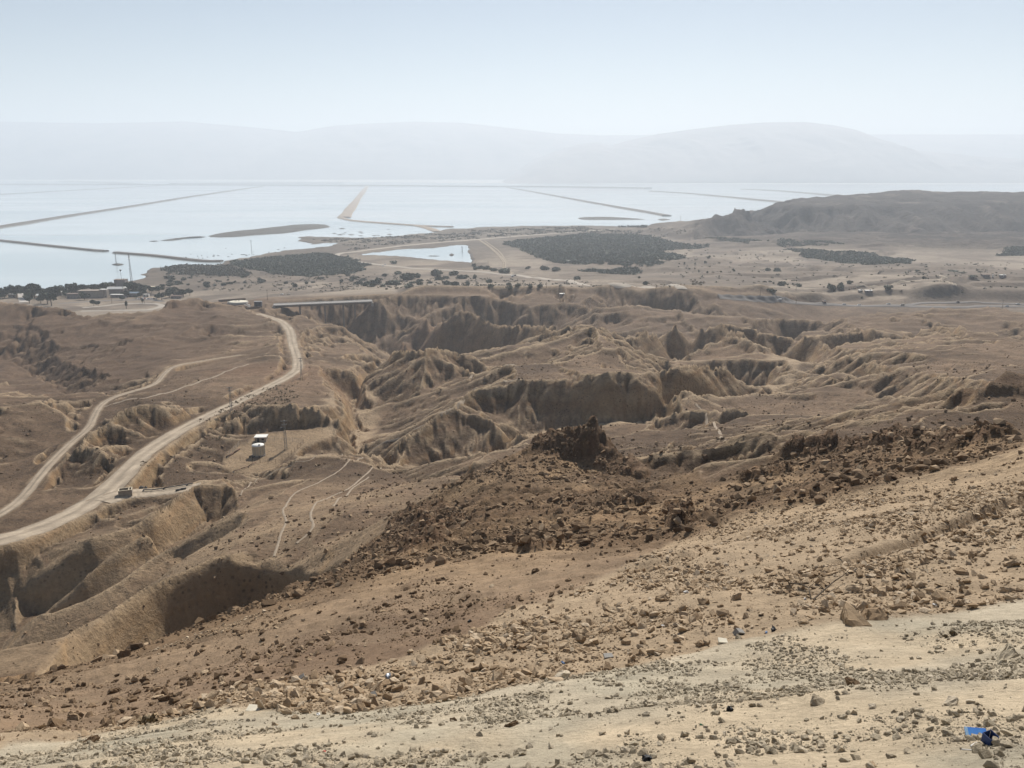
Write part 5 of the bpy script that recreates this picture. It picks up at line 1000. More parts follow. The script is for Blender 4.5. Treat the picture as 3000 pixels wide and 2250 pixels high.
for k, c in enumerate(names): p = Vector(hit(402 + k * 5.6, 876.5 + random.uniform(-.8, .8))); p.z += .1; make_car(c, k in (3, 8), p, R(90) + random.uniform(-.2, .2), '%s %s parked in the row before the village houses' % (c, 'van' if k in (3, 8) else 'car'), 'vehicles parked in the village row')
# ---------------------------------------------------------------- vegetation
def leaf_mat(name, c1, c2):
    m, t, b = new_mat(name); lk = t.links.new; oi = N(t, 'ShaderNodeObjectInfo'); gm_ = N(t, 'ShaderNodeNewGeometry'); tc = N(t, 'ShaderNodeTexCoord')
    n = N(t, 'ShaderNodeTexNoise', i_Scale=0.9, i_Detail=4.0); lk(tc.outputs['Object'], n.inputs['Vector'])
    ad = N(t, 'ShaderNodeMath', operation='ADD'); lk(n.outputs['Fac'], ad.inputs[0]); mu = N(t, 'ShaderNodeMath', operation='MULTIPLY'); mu.inputs[1].default_value = .35; lk(gm_.outputs['Random Per Island'], mu.inputs[0]); lk(mu.outputs[0], ad.inputs[1])
    rp = N(t, 'ShaderNodeValToRGB'); rp.color_ramp.elements[0].position = .4; rp.color_ramp.elements[1].position = .95; rp.color_ramp.elements[0].color = (*c1, 1); rp.color_ramp.elements[1].color = (*c2, 1)
    lk(ad.outputs[0], rp.inputs[0]); lk(rp.outputs[0], b.inputs['Base Color']); b.inputs['Roughness'].default_value = .8; return m
leaf_d = leaf_mat('tree_leaves', (.022, .032, .018), (.065, .085, .045)); leaf_s = leaf_mat('scrub_leaves', (.082, .09, .062), (.155, .165, .115)); leaf_g = leaf_mat('grey_scrub_leaves', (.085, .08, .055), (.17, .155, .105)); dry_m = leaf_mat('dry_twigs', (.13, .10, .06), (.25, .20, .12))
bark = simple_mat('tree_bark', (.10, .075, .055), .95, .3, 3)
def foliage(n, rx, ry, rz, cz, leaf, seed, lobes=7, flat=0.0):
    """leaf-sized faces spread through several uneven lobes"""
    g = np.random.default_rng(seed); lc = g.normal(0, .36, (lobes, 3)); lc[:, 2] *= .7; lr_ = g.uniform(.42, .68, lobes)
    i = g.integers(0, lobes, n); d = g.normal(0, 1, (n, 3)); d /= np.linalg.norm(d, axis=1)[:, None]
    p = lc[i] + d * (lr_[i] * g.uniform(.55, 1.0, n) ** .5)[:, None]; p[:, 2] = np.where(p[:, 2] < -.75, -.75 + .1 * g.random(n), p[:, 2])
    p = p * np.array([rx, ry, rz]) + np.array([0, 0, cz])
    a = g.normal(0, 1, (n, 3)); a /= np.linalg.norm(a, axis=1)[:, None]; b = np.cross(a, g.normal(0, 1, (n, 3))); b /= np.linalg.norm(b, axis=1)[:, None]
    s = (leaf * g.uniform(.6, 1.4, n))[:, None]
    return np.stack([p - a * s, p + b * s * .6, p + a * s, p - b * s * .6], 1).reshape(-1, 3)
def foliage_mesh(name, *a, **k):
    co = foliage(*a, **k); return np_mesh(name, co, np.arange(len(co)).reshape(-1, 4), False)
tree_v = [foliage_mesh('crown', 560, 1, 1, .85, .0, .19, 40 + i, lobes=6 + i) for i in range(5)]
shrub_v = [foliage_mesh('crown', 190, 1, 1, .6, .42, .26, 80 + i, lobes=5 + i) for i in range(5)]
tr_m = []
for i in range(4):
    m = MB(); m.tube((0, 0, -.6), (.05, 0, .5), .075, .055, 7); 
    for k in range(5): a = k * 1.3 + i; m.tube((.05, 0, .42 + .03 * k), (.35 * math.cos(a), .35 * math.sin(a), .85), .035, .012, 5)
    tr_m.append(m.mesh('trunk'))
for me in tr_m: me.materials.append(bark)
def plant(u, vt, vb, w_, lab, cat, grp, kind, base=None, mat=None):
    p = Vector(base) if base else Vector(hit(u, vb)); s = mpp(p); h = max(1.0, (vb - vt) * s) * (1.25 if kind == 'tree' else 1.0); wd = max(1.0, w_ * s) / 2 * (1.15 if kind == 'tree' else 1); nm = {'tree': 'leafy_tree', 'shrub': 'shrub', 'acacia': 'acacia_tree'}[kind]
    root = empty(nm, p, random.uniform(0, 6.28)); tag(root, lab, cat, grp); me = random.choice(tree_v if kind != 'shrub' else shrub_v)
    if kind == 'shrub':
        c = obj('crown', me, None, root); c.scale = (wd * random.uniform(.9, 1.25), wd * random.uniform(.7, 1.1), h * random.uniform(.85, 1.2)); c.location = (0, 0, 0)
        t_ = obj('trunk', random.choice(tr_m), None, root); t_.scale = (wd * .8, wd * .8, h * .6)
    else:
        ch = h * (.42 if kind == 'tree' else .25); c = obj('crown', me, None, root); c.scale = (wd, wd, ch); c.location = (0, 0, h - ch * 1.0)
        t_ = obj('trunk', random.choice(tr_m), None, root); t_.scale = (h * .5, h * .5, h * .78)
    ml = mat or (leaf_d if kind != 'shrub' else leaf_s)
    c.material_slots if False else None
    if not me.materials: me.materials.append(leaf_d)
    c.material_slots[0].link = 'OBJECT'; c.material_slots[0].material = ml
    return root
c0 = [(20, 340, 470, 140), (100, 350, 480, 150), (240, 300, 470, 150), (340, 320, 470, 120), (590, 290, 470, 200), (700, 270, 480, 220), (820, 310, 470, 150), (910, 340, 440, 100), (990, 340, 440, 100), (1070, 310, 440, 130), (1180, 300, 440, 140), (1290, 310, 400, 110), (1390, 250, 380, 90), (1490, 240, 390, 130), (1640, 250, 370, 170), (1700, 330, 420, 130), (1880, 255, 360, 170), (2090, 240, 390, 170), (600, 470, 590, 120), (830, 490, 590, 100), (960, 430, 600, 180), (1050, 440, 640, 120), (1440, 360, 450, 70), (1900, 550, 640, 90), (1990, 580, 640, 70)]
c3 = [(50, 710, 830, 120), (200, 690, 780, 100), (510, 700, 800, 130), (620, 700, 880, 170), (740, 710, 840, 140), (840, 740, 830, 120), (1150, 770, 900, 170), (960, 760, 860, 60), (1380, 800, 900, 120), (1480, 790, 880, 140), (1640, 820, 960, 120), (1220, 720, 790, 90), (1430, 580, 640, 90), (1350, 890, 980, 80), (500, 850, 980, 90), (850, 850, 920, 90), (770, 890, 970, 80), (1500, 640, 680, 110), (1370, 700, 760, 140), (2120, 720, 800, 100), (490, 1060, 1200, 40), (820, 1000, 1090, 40), (1000, 790, 880, 90), (690, 940, 1000, 60)]
TL = 'dark green leafy tree standing among the village houses'
for u, a, b, w_ in c0: plant(u / 6.9125, 800 + a / 6.9125, 800 + (b + 25) / 6.9125, w_ / 6.9125 * 1.15, TL, 'tree', 'village trees', 'tree')
for u, a, b, w_ in c3: plant(300 + u / 6.9125, 730 + a / 6.9125, 730 + (b + 10) / 6.9125, w_ / 6.9125 * 1.1, TL, 'tree', 'village trees', 'tree')
for k in range(34):
    u = random.uniform(0, 560); v = random.uniform(852, 880) if u < 480 else random.uniform(858, 872); h = random.uniform(10, 19); plant(u, v - h, v, h * random.uniform(.8, 1.3), TL, 'tree', 'village trees', 'tree')
cs_ = [(350, 300, 80), (385, 405, 90), (520, 445, 200), (600, 440, 80), (610, 475, 70), (205, 465, 60), (155, 500, 170), (340, 500, 160), (530, 500, 60), (600, 510, 90), (485, 535, 150), (710, 500, 60), (765, 412, 140), (810, 460, 90), (870, 450, 60), (940, 410, 120), (1040, 445, 130), (1165, 452, 60), (880, 508, 100), (980, 512, 110), (1085, 512, 70), (1290, 490, 80), (1320, 527, 60), (1490, 518, 70), (1580, 525, 70), (1510, 552, 60), (1720, 542, 70), (1810, 538, 60), (1160, 362, 70), (1210, 352, 80), (1270, 358, 90), (1345, 372, 80), (1460, 385, 130), (1150, 330, 60), (1690, 357, 50), (1850, 360, 100), (1960, 368, 120), (2180, 460, 90), (265, 428, 60), (140, 535, 60), (70, 525, 70), (245, 535, 50), (50, 470, 60), (2150, 300, 60)]
for u, v, w_ in cs_: plant(1050 + u / 3.403, 680 + v / 3.403 - w_ / 3.403 * .16 - 1.5, 680 + v / 3.403 + w_ / 3.403 * .12 + 1.5, w_ / 3.403, 'dark green rounded shrub on the gravel plain below the pond', 'shrub', 'shrubs below the pond', 'shrub')
r_ = [(510, 563, 18), (490, 588, 16), (435, 593, 12), (378, 592, 12), (455, 637, 10), (500, 640, 14), (575, 637, 12), (645, 632, 14), (830, 630, 30), (880, 632, 30), (1270, 700, 26), (1225, 708, 30), (995, 715, 30), (840, 690, 16), (860, 700, 14), (905, 710, 40), (965, 705, 12), (935, 708, 10), (1170, 725, 40), (1215, 727, 44), (1475, 730, 40), (850, 745, 40), (170, 705, 30), (135, 670, 14), (1670, 675, 20)]
for u, v, w_ in r_: plant(1800 + u / 1.8433, 450 + v / 1.8433 - max(3, w_ * .25), 450 + v / 1.8433 + 2, w_ / 1.8433, 'small dark shrub dotted on the pale sand flat', 'shrub', 'shrubs on the sand flat', 'shrub')
for u, v, w_ in [(1635, 637, 26), (1835, 640, 60), (1875, 650, 34), (1975, 645, 24), (1940, 668, 44)]: plant(1800 + u / 1.8433, 450 + v / 1.8433 - 5, 450 + v / 1.8433 + 5, w_ / 1.8433, 'flat topped acacia tree on the far gravel plain', 'tree', 'acacias on the far plain', 'acacia')
for k in range(14): plant(1815 + k * 6 + random.uniform(-2, 2), 660 + random.uniform(-1, 1), 665.5, random.uniform(5, 11), 'dark bush in the row along the lake shore', 'shrub', 'bushes on the lake shore', 'shrub')
for k in range(60):   # the scrub between village and pond that still shows singly
    u = random.uniform(480, 1060); v = random.uniform(800, 838) + (u - 480) * .004
    w_ = random.uniform(6, 22); plant(u, v - w_ * .35, v + 1, w_, 'dark scrubby bush on the sandy flat behind the village', 'shrub', 'bushes behind the village', 'shrub')
# ---- growth nobody could count: orchard and scrub masses, dry bushes
def mass(name, poly_px, n, size, hgt, mat, lab, zm='', seed=1, leaves=11, jit=.35, clump=0.0):
    g = np.random.default_rng(seed); poly = [hit(*zpx(zm, u, v))[:2] for u, v in poly_px]; xs = [p[0] for p in poly]; ys = [p[1] for p in poly]
    x = g.uniform(min(xs), max(xs), n * 4); y = g.uniform(min(ys), max(ys), n * 4); wob = 14
    k = in_poly(x + wob * fbm(x / 25, y / 25, seed, 3), y + wob * fbm(x / 25, y / 25, seed + 3, 3), poly)
    if clump: k &= (fbm(x / 30, y / 45, seed + 5, 4) > clump + .25 * g.random(len(x)) - .1)
    x, y = x[k][:n], y[k][:n]; z = ground_n(x, y); k = z > .3; x, y, z = x[k], y[k], z[k]; m_ = len(x)
    d = g.normal(0, .45, (m_, leaves, 3)); d[..., 2] = np.abs(g.normal(.45, .3, (m_, leaves))); sc = (size * g.uniform(1 - jit, 1 + jit, m_))[:, None, None]
    p = d * sc * np.array([1, 1, hgt / size]) + np.stack([x, y, z], -1)[:, None, :]; p = p.reshape(-1, 3); nn = len(p)
    a = g.normal(0, 1, (nn, 3)); a /= np.linalg.norm(a, axis=1)[:, None]; b = np.cross(a, g.normal(0, 1, (nn, 3))); b /= np.linalg.norm(b, axis=1)[:, None]
    s = (np.repeat(sc[:, 0, 0], leaves) * .42)[:, None] * g.uniform(.6, 1.3, (nn, 1))
    co = np.stack([p - a * s, p + b * s * .7, p + a * s, p - b * s * .7], 1).reshape(-1, 3)
    return tag(obj(name, np_mesh(name, co, np.arange(len(co)).reshape(-1, 4), False), mat), lab, kind='stuff')
mass('orchard_trees', [(1474, 712), (1600, 697), (1714, 685), (1800, 688), (1900, 692), (1979, 714), (2082, 720), (1990, 732), (1915, 736), (1995, 748), (1990, 759), (1885, 779), (1800, 776), (1700, 775), (1610, 769), (1560, 745)], 6200, 5.6, 3.4, leaf_s, 'dense dark green orchard covering the flat beyond the pond', seed=3)
mass('reed_bed', [(2288, 732), (2424, 737), (2560, 743), (2668, 762), (2630, 773), (2532, 776), (2451, 766), (2343, 748)], 1900, 4.8, 2.6, leaf_s, 'dark green reed bed below the salt mountain', seed=4)
mass('reed_bed', [(2918, 750), (2956, 730), (3010, 722), (3060, 735), (3010, 748)], 500, 4.5, 3.2, leaf_s, 'dark green reed patch at the foot of the terraces', seed=5)
mass('scrub', [(674, 766), (814, 753), (950, 742), (1040, 762), (1075, 778), (1050, 800), (900, 812), (800, 802), (700, 782)], 3300, 4.6, 2.6, leaf_s, 'dark green tamarisk scrub along the lake shore', seed=6)
mass('scrub', [(465, 788), (540, 777), (678, 778), (740, 800), (723, 812), (600, 806), (520, 804)], 1200, 4.0, 2.6, leaf_g, 'grey brown scrub on the bluff above the lake', seed=7)
mass('scrub', [(880, 700), (1040, 700), (1220, 688), (1400, 672), (1700, 664), (1950, 668), (2050, 690), (1700, 680), (1400, 698), (1150, 718), (1000, 738), (1010, 715)], 3000, 3.2, 1.8, leaf_g, 'sparse brown scrub on the muddy lake margin', seed=8, clump=-.05)
mass('scrub', [(560, 800), (1060, 800), (1500, 815), (1900, 840), (1880, 856), (1400, 842), (1060, 848), (600, 848)], 900, 2.0, 1.2, leaf_g, 'sparse low scrub dotted over the gravel plain', seed=9, clump=-.05)
mass('scrub', [(2000, 725), (2300, 735), (2700, 770), (3050, 770), (3050, 850), (2400, 860), (2000, 820), (1950, 790)], 420, 2.4, 1.3, leaf_g, 'sparse low scrub on the far gravel terraces', seed=10, clump=.0)
mass('scrub', [(2180, 700), (2400, 706), (2480, 715), (2350, 722), (2200, 716), (2060, 700)], 900, 3.6, 2.4, leaf_s, 'line of dark scrub under the salt mountain', seed=14, clump=-.1)
mass('reed_bed', [(1830, 790), (1870, 785), (1862, 806), (1810, 803), (1700, 796), (1690, 790), (1780, 792)], 260, 4, 2.6, leaf_s, 'dark reed patch beside the pale road', seed=15)
mass('dry_bushes', [(1905, 830), (1990, 832), (1995, 840), (1940, 841), (1910, 836)], 110, 1.5, 1.2, dry_m, 'yellowish dry bushes in the pale field', seed=11, leaves=10)
mass('dry_bushes', [(2020, 824), (2065, 826), (2052, 836), (2022, 835)], 60, 1.5, 1.2, dry_m, 'dry bushes at the edge of the sand flat', seed=12, leaves=10)
mass('dry_bushes', [(560, 1300), (700, 1160), (860, 1120), (900, 1180), (700, 1230), (640, 1290), (560, 1350), (480, 1400), (430, 1400)], 260, .7, .5, dry_m, 'small dry desert bushes along the dirt road', seed=13, leaves=10)
# ---------------------------------------------------------------- rocks and litter of the hillside
def rock_mat(name, stops, speck=.25):
    m, t, b = new_mat(name); lk = t.links.new; tc = N(t, 'ShaderNodeTexCoord'); oi = N(t, 'ShaderNodeObjectInfo'); at = N(t, 'ShaderNodeAttribute', attribute_name='tone', attribute_type='INSTANCER')
    ad = N(t, 'ShaderNodeMath', operation='ADD'); lk(oi.outputs['Random'], ad.inputs[0]); lk(at.outputs['Fac'], ad.inputs[1]); fr = N(t, 'ShaderNodeMath', operation='FRACT'); lk(ad.outputs[0], fr.inputs[0])
    rp = N(t, 'ShaderNodeValToRGB'); el = rp.color_ramp.elements
    while len(el) < len(stops): el.new(.5)
    for e, (p, c) in zip(el, stops): e.position = p; e.color = (*c, 1)
    lk(fr.outputs[0], rp.inputs[0]); n = N(t, 'ShaderNodeTexNoise', i_Scale=2.6, i_Detail=8.0, i_Roughness=.7); lk(tc.outputs['Object'], n.inputs['Vector'])
    mr = N(t, 'ShaderNodeMapRange', i_1=.3, i_2=.7, i_3=1 - speck, i_4=1 + speck * .7); lk(n.outputs['Fac'], mr.inputs[0]); vm = N(t, 'ShaderNodeVectorMath', operation='SCALE'); lk(rp.outputs[0], vm.inputs[0]); lk(mr.outputs[0], vm.inputs['Scale']); lk(vm.outputs[0], b.inputs['Base Color'])
    bp = N(t, 'ShaderNodeBump', i_Strength=.7, i_Distance=.06); lk(n.outputs['Fac'], bp.inputs['Height']); lk(bp.outputs[0], b.inputs['Normal']); b.inputs['Roughness'].default_value = .93; b.inputs['Specular IOR Level'].default_value = .12
    return m
RM_tan = rock_mat('tan_limestone', [(0.0, (.30, .212, .13)), (.4, (.39, .285, .18)), (.75, (.46, .35, .232)), (1.0, (.54, .435, .31))])
RM_dark = rock_mat('dark_limestone', [(0.0, (.12, .08, .048)), (.45, (.20, .135, .08)), (.8, (.28, .195, .12)), (1.0, (.40, .295, .19))])
RM_pale = rock_mat('pale_marl_chip', [(0.0, (.36, .30, .215)), (.45, (.445, .38, .275)), (.8, (.51, .43, .31)), (1.0, (.58, .50, .38))])
def rock_mesh(name, seed, npt, mat, sq=(1, .8, .6), sub=0, rough=.06):
    g = np.random.default_rng(seed); p = g.normal(0, 1, (npt, 3)); p /= np.linalg.norm(p, axis=1)[:, None]; p *= g.uniform(.78, 1.05, (npt, 1)); p = np.sign(p) * np.abs(p) ** .8; p *= np.array(sq)
    bm = bmesh.new()
    for q in p: bm.verts.new(q)
    bmesh.ops.convex_hull(bm, input=bm.verts); lo = [v for v in bm.verts if not v.link_faces]; bmesh.ops.delete(bm, geom=lo, context='VERTS')
    if sub:
        bmesh.ops.subdivide_edges(bm, edges=bm.edges, cuts=sub, use_grid_fill=True); bmesh.ops.triangulate(bm, faces=bm.faces); rn = random.Random(seed)
        for v in bm.verts: v.co += Vector((rn.gauss(0, 1), rn.gauss(0, 1), rn.gauss(0, 1))) * rough * .55
    else: bmesh.ops.triangulate(bm, faces=bm.faces)
    me = bpy.data.meshes.new(name); bm.to_mesh(me); bm.free(); me.materials.append(mat); return me
def variants(nm, mat, n, seed, npt=14, **k):
    out = []
    for i in range(n):
        rr = random.Random(seed + i); out.append(rock_mesh(nm, seed + i, npt + rr.randint(-3, 5), mat, (1, rr.uniform(.6, .95), rr.uniform(.4, .8)), **k))
    return out
V_tan = variants('rock', RM_tan, 9, 300, 13, sub=2, rough=.07); V_dark = variants('rock', RM_dark, 8, 400, 15, sub=2, rough=.11); V_pale = variants('rock', RM_pale, 7, 500, 12, sub=2, rough=.07)
def put_rock(u, v, wpx, vs, lab, grp, cat='rock', name='rock', sink=.22, flat=1.0, base=None, rot=None):
    p = Vector(base) if base is not None else Vector(hit(u, v)); s = wpx * mpp(p) / 2; o = obj(name, random.choice(vs)); o.scale = (s, s * random.uniform(.8, 1.1), s * flat * random.uniform(.75, 1.1))
    o.rotation_euler = rot or (random.uniform(-.5, .5), random.uniform(-.5, .5), random.uniform(0, 6.28)); o.location = (p.x, p.y, ground(p.x, p.y) + s * flat * (.5 - sink) * .75); return tag(o, lab, cat, grp)
big = [(2490, 2008, 62, 'large pitted grey boulder half sunk in the pale slope', 'd'), (2395, 2062, 52, 'wedge shaped pale rock lying on the pale slope', 'p'), (2787, 2066, 52, 'rounded grey boulder beside the coarse gravel', 'p'), (2373, 2150, 32, 'pale rock with a dark hollow beneath it', 'p'), (2664, 2207, 36, 'flat topped pale stone near the blue litter', 'p'), (2553, 2246, 34, 'brown stone in the gravel below the flat topped stone', 't'), (2610, 2220, 30, 'sharp edged pale stone in the coarse gravel', 'p'),
       (1474, 2104, 40, 'upright broken grey slab standing on the pale slope', 'p'), (1497, 2124, 42, 'dark cracked rock below the upright grey slab', 'd'), (1329, 2112, 28, 'tilted dark stone with a pale cap', 'd'), (1642, 1990, 64, 'long flat pale slab at the foot of the rubble', 'p'), (1384, 2012, 16, 'single brown stone on the bare soil patch', 't'), (2953, 1929, 78, 'big pale boulder lying high on the pale slope', 'p'), (2500, 1822, 120, 'long tan ledge boulder at the edge of the rubble band', 't'), (2560, 1812, 80, 'tan ledge block right of the long ledge boulder', 't'),
       (2504, 1788, 52, 'large tan block above the ledge boulder', 't'), (2551, 1689, 36, 'angular tan block high in the rubble', 't'), (2657, 1663, 36, 'leaning oblong tan block in the rubble', 't'), (2500, 1734, 56, 'tall leaning tan slab in the rubble', 't'), (2457, 1736, 38, 'brown rounded block beside the leaning slab', 't'), (2583, 1745, 72, 'low flat tan slab among the rubble', 't'), (2699, 1719, 36, 'pale topped tan block in the rubble', 't'), (2732, 1737, 46, 'big rounded tan boulder in the rubble', 't'), (2703, 1768, 38, 'split tan block at the rubble foot', 't'), (2891, 1745, 38, 'dark fronted tan block at the rubble foot', 't'), (2764, 1757, 56, 'broad tan boulder at the rubble foot', 't'), (2632, 1788, 40, 'thin tan slab at the rubble foot', 't'), (2562, 1793, 44, 'pointed tan block near the ledge boulder', 't'), (2804, 1774, 40, 'tilted tan slab at the pale slope edge', 't'), (2880, 1694, 28, 'squarish tan block up in the rubble', 't'), (2938, 1734, 40, 'tan block at the right end of the rubble foot', 't'), (2319, 1627, 24, 'brown stone beside the long groove', 't'), (2849, 1627, 30, 'pale oblong stone high in the rubble', 't'),
       (826, 2080, 46, 'largest tan boulder in the lower rock pile', 't'), (842, 2094, 44, 'tan boulder leaning on the largest one of the pile', 't'), (868, 2106, 34, 'tan block at the base of the lower rock pile', 't'), (900, 2090, 34, 'tan block on top of the lower rock pile', 't'), (711, 2014, 26, 'lone tan rock beside the dark rubble', 't'), (731, 1987, 30, 'flat topped brown rock in the dark rubble', 't'), (948, 2092, 24, 'dark stone beside the white scrap', 'd'), (806, 2125, 24, 'low tan stone below the lower rock pile', 't'), (834, 2034, 22, 'dark stone above the lower rock pile', 'd'),
       (176, 2125, 62, 'dark brown outcrop block on the lower left slope', 'd'), (215, 2108, 46, 'dark brown outcrop block above the larger one', 'd'), (304, 2117, 28, 'dark tilted outcrop beside the pale gravel', 'd'), (334, 2030, 32, 'dark lump on the brown slope', 'd'), (271, 2176, 44, 'grey outcrop sticking out of the pale gravel', 'd'), (1990, 1560, 40, 'dark square crag block at the slope edge', 'd'), (1985, 1528, 44, 'tall tan crag column at the slope edge', 't'), (2230, 1405, 44, 'dark crag block on the brown hillside', 'd'), (1870, 1475, 60, 'dark rounded crag on the spur flank', 'd'), (1640, 1605, 34, 'dark boulder on the spur flank', 'd'), (1700, 1540, 44, 'dark crag lump below the spur crest', 'd'), (2030, 1718, 22, 'brown block near the middle of the rubble', 't'), (2164, 1870, 26, 'grey stone at the pale slope edge', 'p'), (1560, 1735, 24, 'lone brown block on the rubble slope', 't'), (1420, 1760, 30, 'big brown block in the dark rubble', 't'), (1210, 1740, 30, 'dark block at the rubble edge', 'd'), (1440, 1720, 26, 'pale block by the reddish bare patch', 't'), (2725, 1330, 44, 'dark overhanging crag on the right hillside', 'd'), (2800, 1335, 38, 'dark crag end block on the right hillside', 'd'), (2905, 1335, 30, 'pale block below the right crag', 't'), (2880, 1345, 26, 'tan block on the right slope crest', 't')]
DK = {'t': V_tan, 'd': V_dark, 'p': V_pale}
BIGO = []
for u, v, w_, lab, k in big: BIGO.append(put_rock(u, v, w_, DK[k], lab, None, name='boulder' if w_ > 45 else 'rock', cat='boulder' if w_ > 45 else 'rock', sink=.3))
# the many loose stones: 230 shown largest as things, the rest as scree
g = np.random.default_rng(21); nI = 0; LOOSE = []
while nI < 230:
    u = g.uniform(0, 3000); v = g.uniform(1480, 2120); p = hit(u, v); r = math.hypot(p[0], p[1])
    if r > 48 or r < 15: continue
    mm = grid_n(M_mid, np.array([p[0]]), np.array([p[1]]))[0]
    if mm < .5: continue
    dkv = grid_n(M_dark, np.array([p[0]]), np.array([p[1]]))[0]; s = g.uniform(.18, .40) if g.random() < .85 else g.uniform(.4, .62); d_ = dkv > .5
    LOOSE.append(put_rock(u, v, s / mpp(p), V_dark if d_ and g.random() < .6 else V_tan, 'brown angular rock loose on the dark rubble slope' if d_ else 'tan angular rock loose in the rubble band', 'loose rocks on the dark rubble slope' if d_ else 'loose rocks in the tan rubble band', base=p)); nI += 1
def scree(name, lab, vs, x, y, size, tone=None, sink=.2):
    z = ground_n(x, y) + size * (.5 - sink) * .5; n = len(x); me = bpy.data.meshes.new(name); me.vertices.add(n); me.vertices.foreach_set('co', np.column_stack([x, y, z]).astype(np.float32).ravel())
    def at_(nm, ty, data): a = me.attributes.new(nm, ty, 'POINT'); a.data.foreach_set('vector' if ty == 'FLOAT_VECTOR' else 'value', np.ascontiguousarray(data).ravel())
    gg = np.random.default_rng(n); rot = np.column_stack([gg.normal(0, .35, n), gg.normal(0, .35, n), gg.uniform(0, 6.28, n)]).astype(np.float32)
    at_('rot', 'FLOAT_VECTOR', rot); at_('sc', 'FLOAT', (size * .5).astype(np.float32)); at_('tone', 'FLOAT', (gg.random(n) if tone is None else tone).astype(np.float32)); at_('pick', 'INT', gg.integers(0, len(vs), n).astype(np.int32)); me.update()
    o = obj(name, me); tag(o, lab, kind='stuff'); cl = bpy.data.collections.new(name + '_shapes')
    for i, m in enumerate(vs): cl.objects.link(bpy.data.objects.new('%s_shape_%02d' % (name, i), m))
    ng = bpy.data.node_groups.new(name, 'GeometryNodeTree'); ng.interface.new_socket('Geometry', in_out='INPUT', socket_type='NodeSocketGeometry'); ng.interface.new_socket('Geometry', in_out='OUTPUT', socket_type='NodeSocketGeometry'); ng.is_modifier = True
    gi = ng.nodes.new('NodeGroupInput'); go = ng.nodes.new('NodeGroupOutput'); ci = ng.nodes.new('GeometryNodeCollectionInfo'); ci.inputs[0].default_value = cl; ci.inputs['Separate Children'].default_value = True; ci.inputs['Reset Children'].default_value = True
    ip = ng.nodes.new('GeometryNodeInstanceOnPoints'); ip.inputs['Pick Instance'].default_value = True
    def na(nm, ty): q = ng.nodes.new('GeometryNodeInputNamedAttribute'); q.data_type = ty; q.inputs[0].default_value = nm; return q.outputs['Attribute']
    ng.links.new(gi.outputs[0], ip.inputs['Points']); ng.links.new(ci.outputs[0], ip.inputs['Instance']); ng.links.new(na('pick', 'INT'), ip.inputs['Instance Index']); ng.links.new(na('rot', 'FLOAT_VECTOR'), ip.inputs['Rotation']); ng.links.new(na('sc', 'FLOAT'), ip.inputs['Scale']); ng.links.new(ip.outputs[0], go.inputs[0])
    md = o.modifiers.new('scatter', 'NODES'); md.node_group = ng; return o
L_tan = variants('chip', RM_tan, 8, 600, 11); L_dark = variants('chip', RM_dark, 8, 700, 12); L_pale = variants('chip', RM_pale, 8, 800, 11)
def polar(n, r0, r1, seed, pw=1.0):
    g = np.random.default_rng(seed); th = g.uniform(-.86, .86, n); r = (r0 ** pw + (r1 ** pw - r0 ** pw) * g.random(n)) ** (1 / pw); return r * np.sin(th), r * np.cos(th), g
x, y, g = polar(245000, 9, 66, 1, 1.2); md_ = grid_n(M_mid, x, y); dk_ = grid_n(M_dark, x, y); den = sstep(-.35, .35, fbm(x / 4, y / 4, 201, 4) + .25 * fbm(x / 1.2, y / 1.2, 202, 2)); k = (md_ > g.random(len(x))) & (g.random(len(x)) < .12 + .7 * den ** 1.2) & (dk_ < g.random(len(x)))
x, y = x[k], y[k]; sz = np.clip(.042 * g.random(len(x)) ** -.55, .04, .34) * (1 + .3 * den[k]); scree('scree', 'tan stone scree covering the rubble band', L_tan, x, y, sz)
x, y, g = polar(155000, 14, 75, 2, 1.3); dk_ = grid_n(M_dk2, x, y); den = sstep(-.3, .4, fbm(x / 5, y / 5, 205, 4)); k = (dk_ * (.05 + .5 * den ** 1.7) > g.random(len(x))); x, y = x[k], y[k]
sz = np.clip(.042 * g.random(len(x)) ** -.55, .045, .42); scree('scree', 'dark brown stone scree on the near rubble slope', L_dark, x, y, sz)
x, y, g = polar(195000, 60, 210, 3, 1.5); dk_ = grid_n(M_dk2, x, y); cr = grid_n(M_crag, x, y); den = sstep(-.25, .4, fbm(x / 11, y / 11, 206, 4)); k = ((.06 + .94 * dk_) * (.15 + .6 * den) + .5 * cr * dk_ > g.random(len(x))); x, y = x[k], y[k]
sz = np.clip(.17 * g.random(len(x)) ** -.5, .15, 1.3); scree('scree', 'dark boulder rubble strewn over the rocky spur', L_dark, x, y, sz)
x, y, g = polar(340000, 2.6, 22, 4, 1.1); md_ = grid_n(M_mid, x, y); den = sstep(-.3, .35, fbm(x / 1.6, y / 1.6, 207, 4) + .3 * fbm(x / .5, y / .5, 208, 2)); k = (1 - md_ > .5) & (g.random(len(x)) < .02 + .5 * den ** 3); x, y = x[k], y[k]; rr = np.hypot(x, y)
sz = np.clip((.0042 + .0007 * rr) * g.random(len(x)) ** -.66, .007, .14); scree('gravel', 'pale marl gravel and chips on the near slope', L_pale, x, y, sz)
x, y, g = polar(76000, 120, 520, 5, 1.4); rd = grid_n(flat, x, y); den = sstep(-.1, .5, fbm(x / 40, y / 40, 209, 4)); k = (rd < .3) & (g.random(len(x)) < .05 + .5 * den); x, y = x[k], y[k]
sz = np.clip(.3 * g.random(len(x)) ** -.45, .3, 1.6); scree('scree', 'scattered brown stones on the badland slopes', L_dark, x, y, sz)
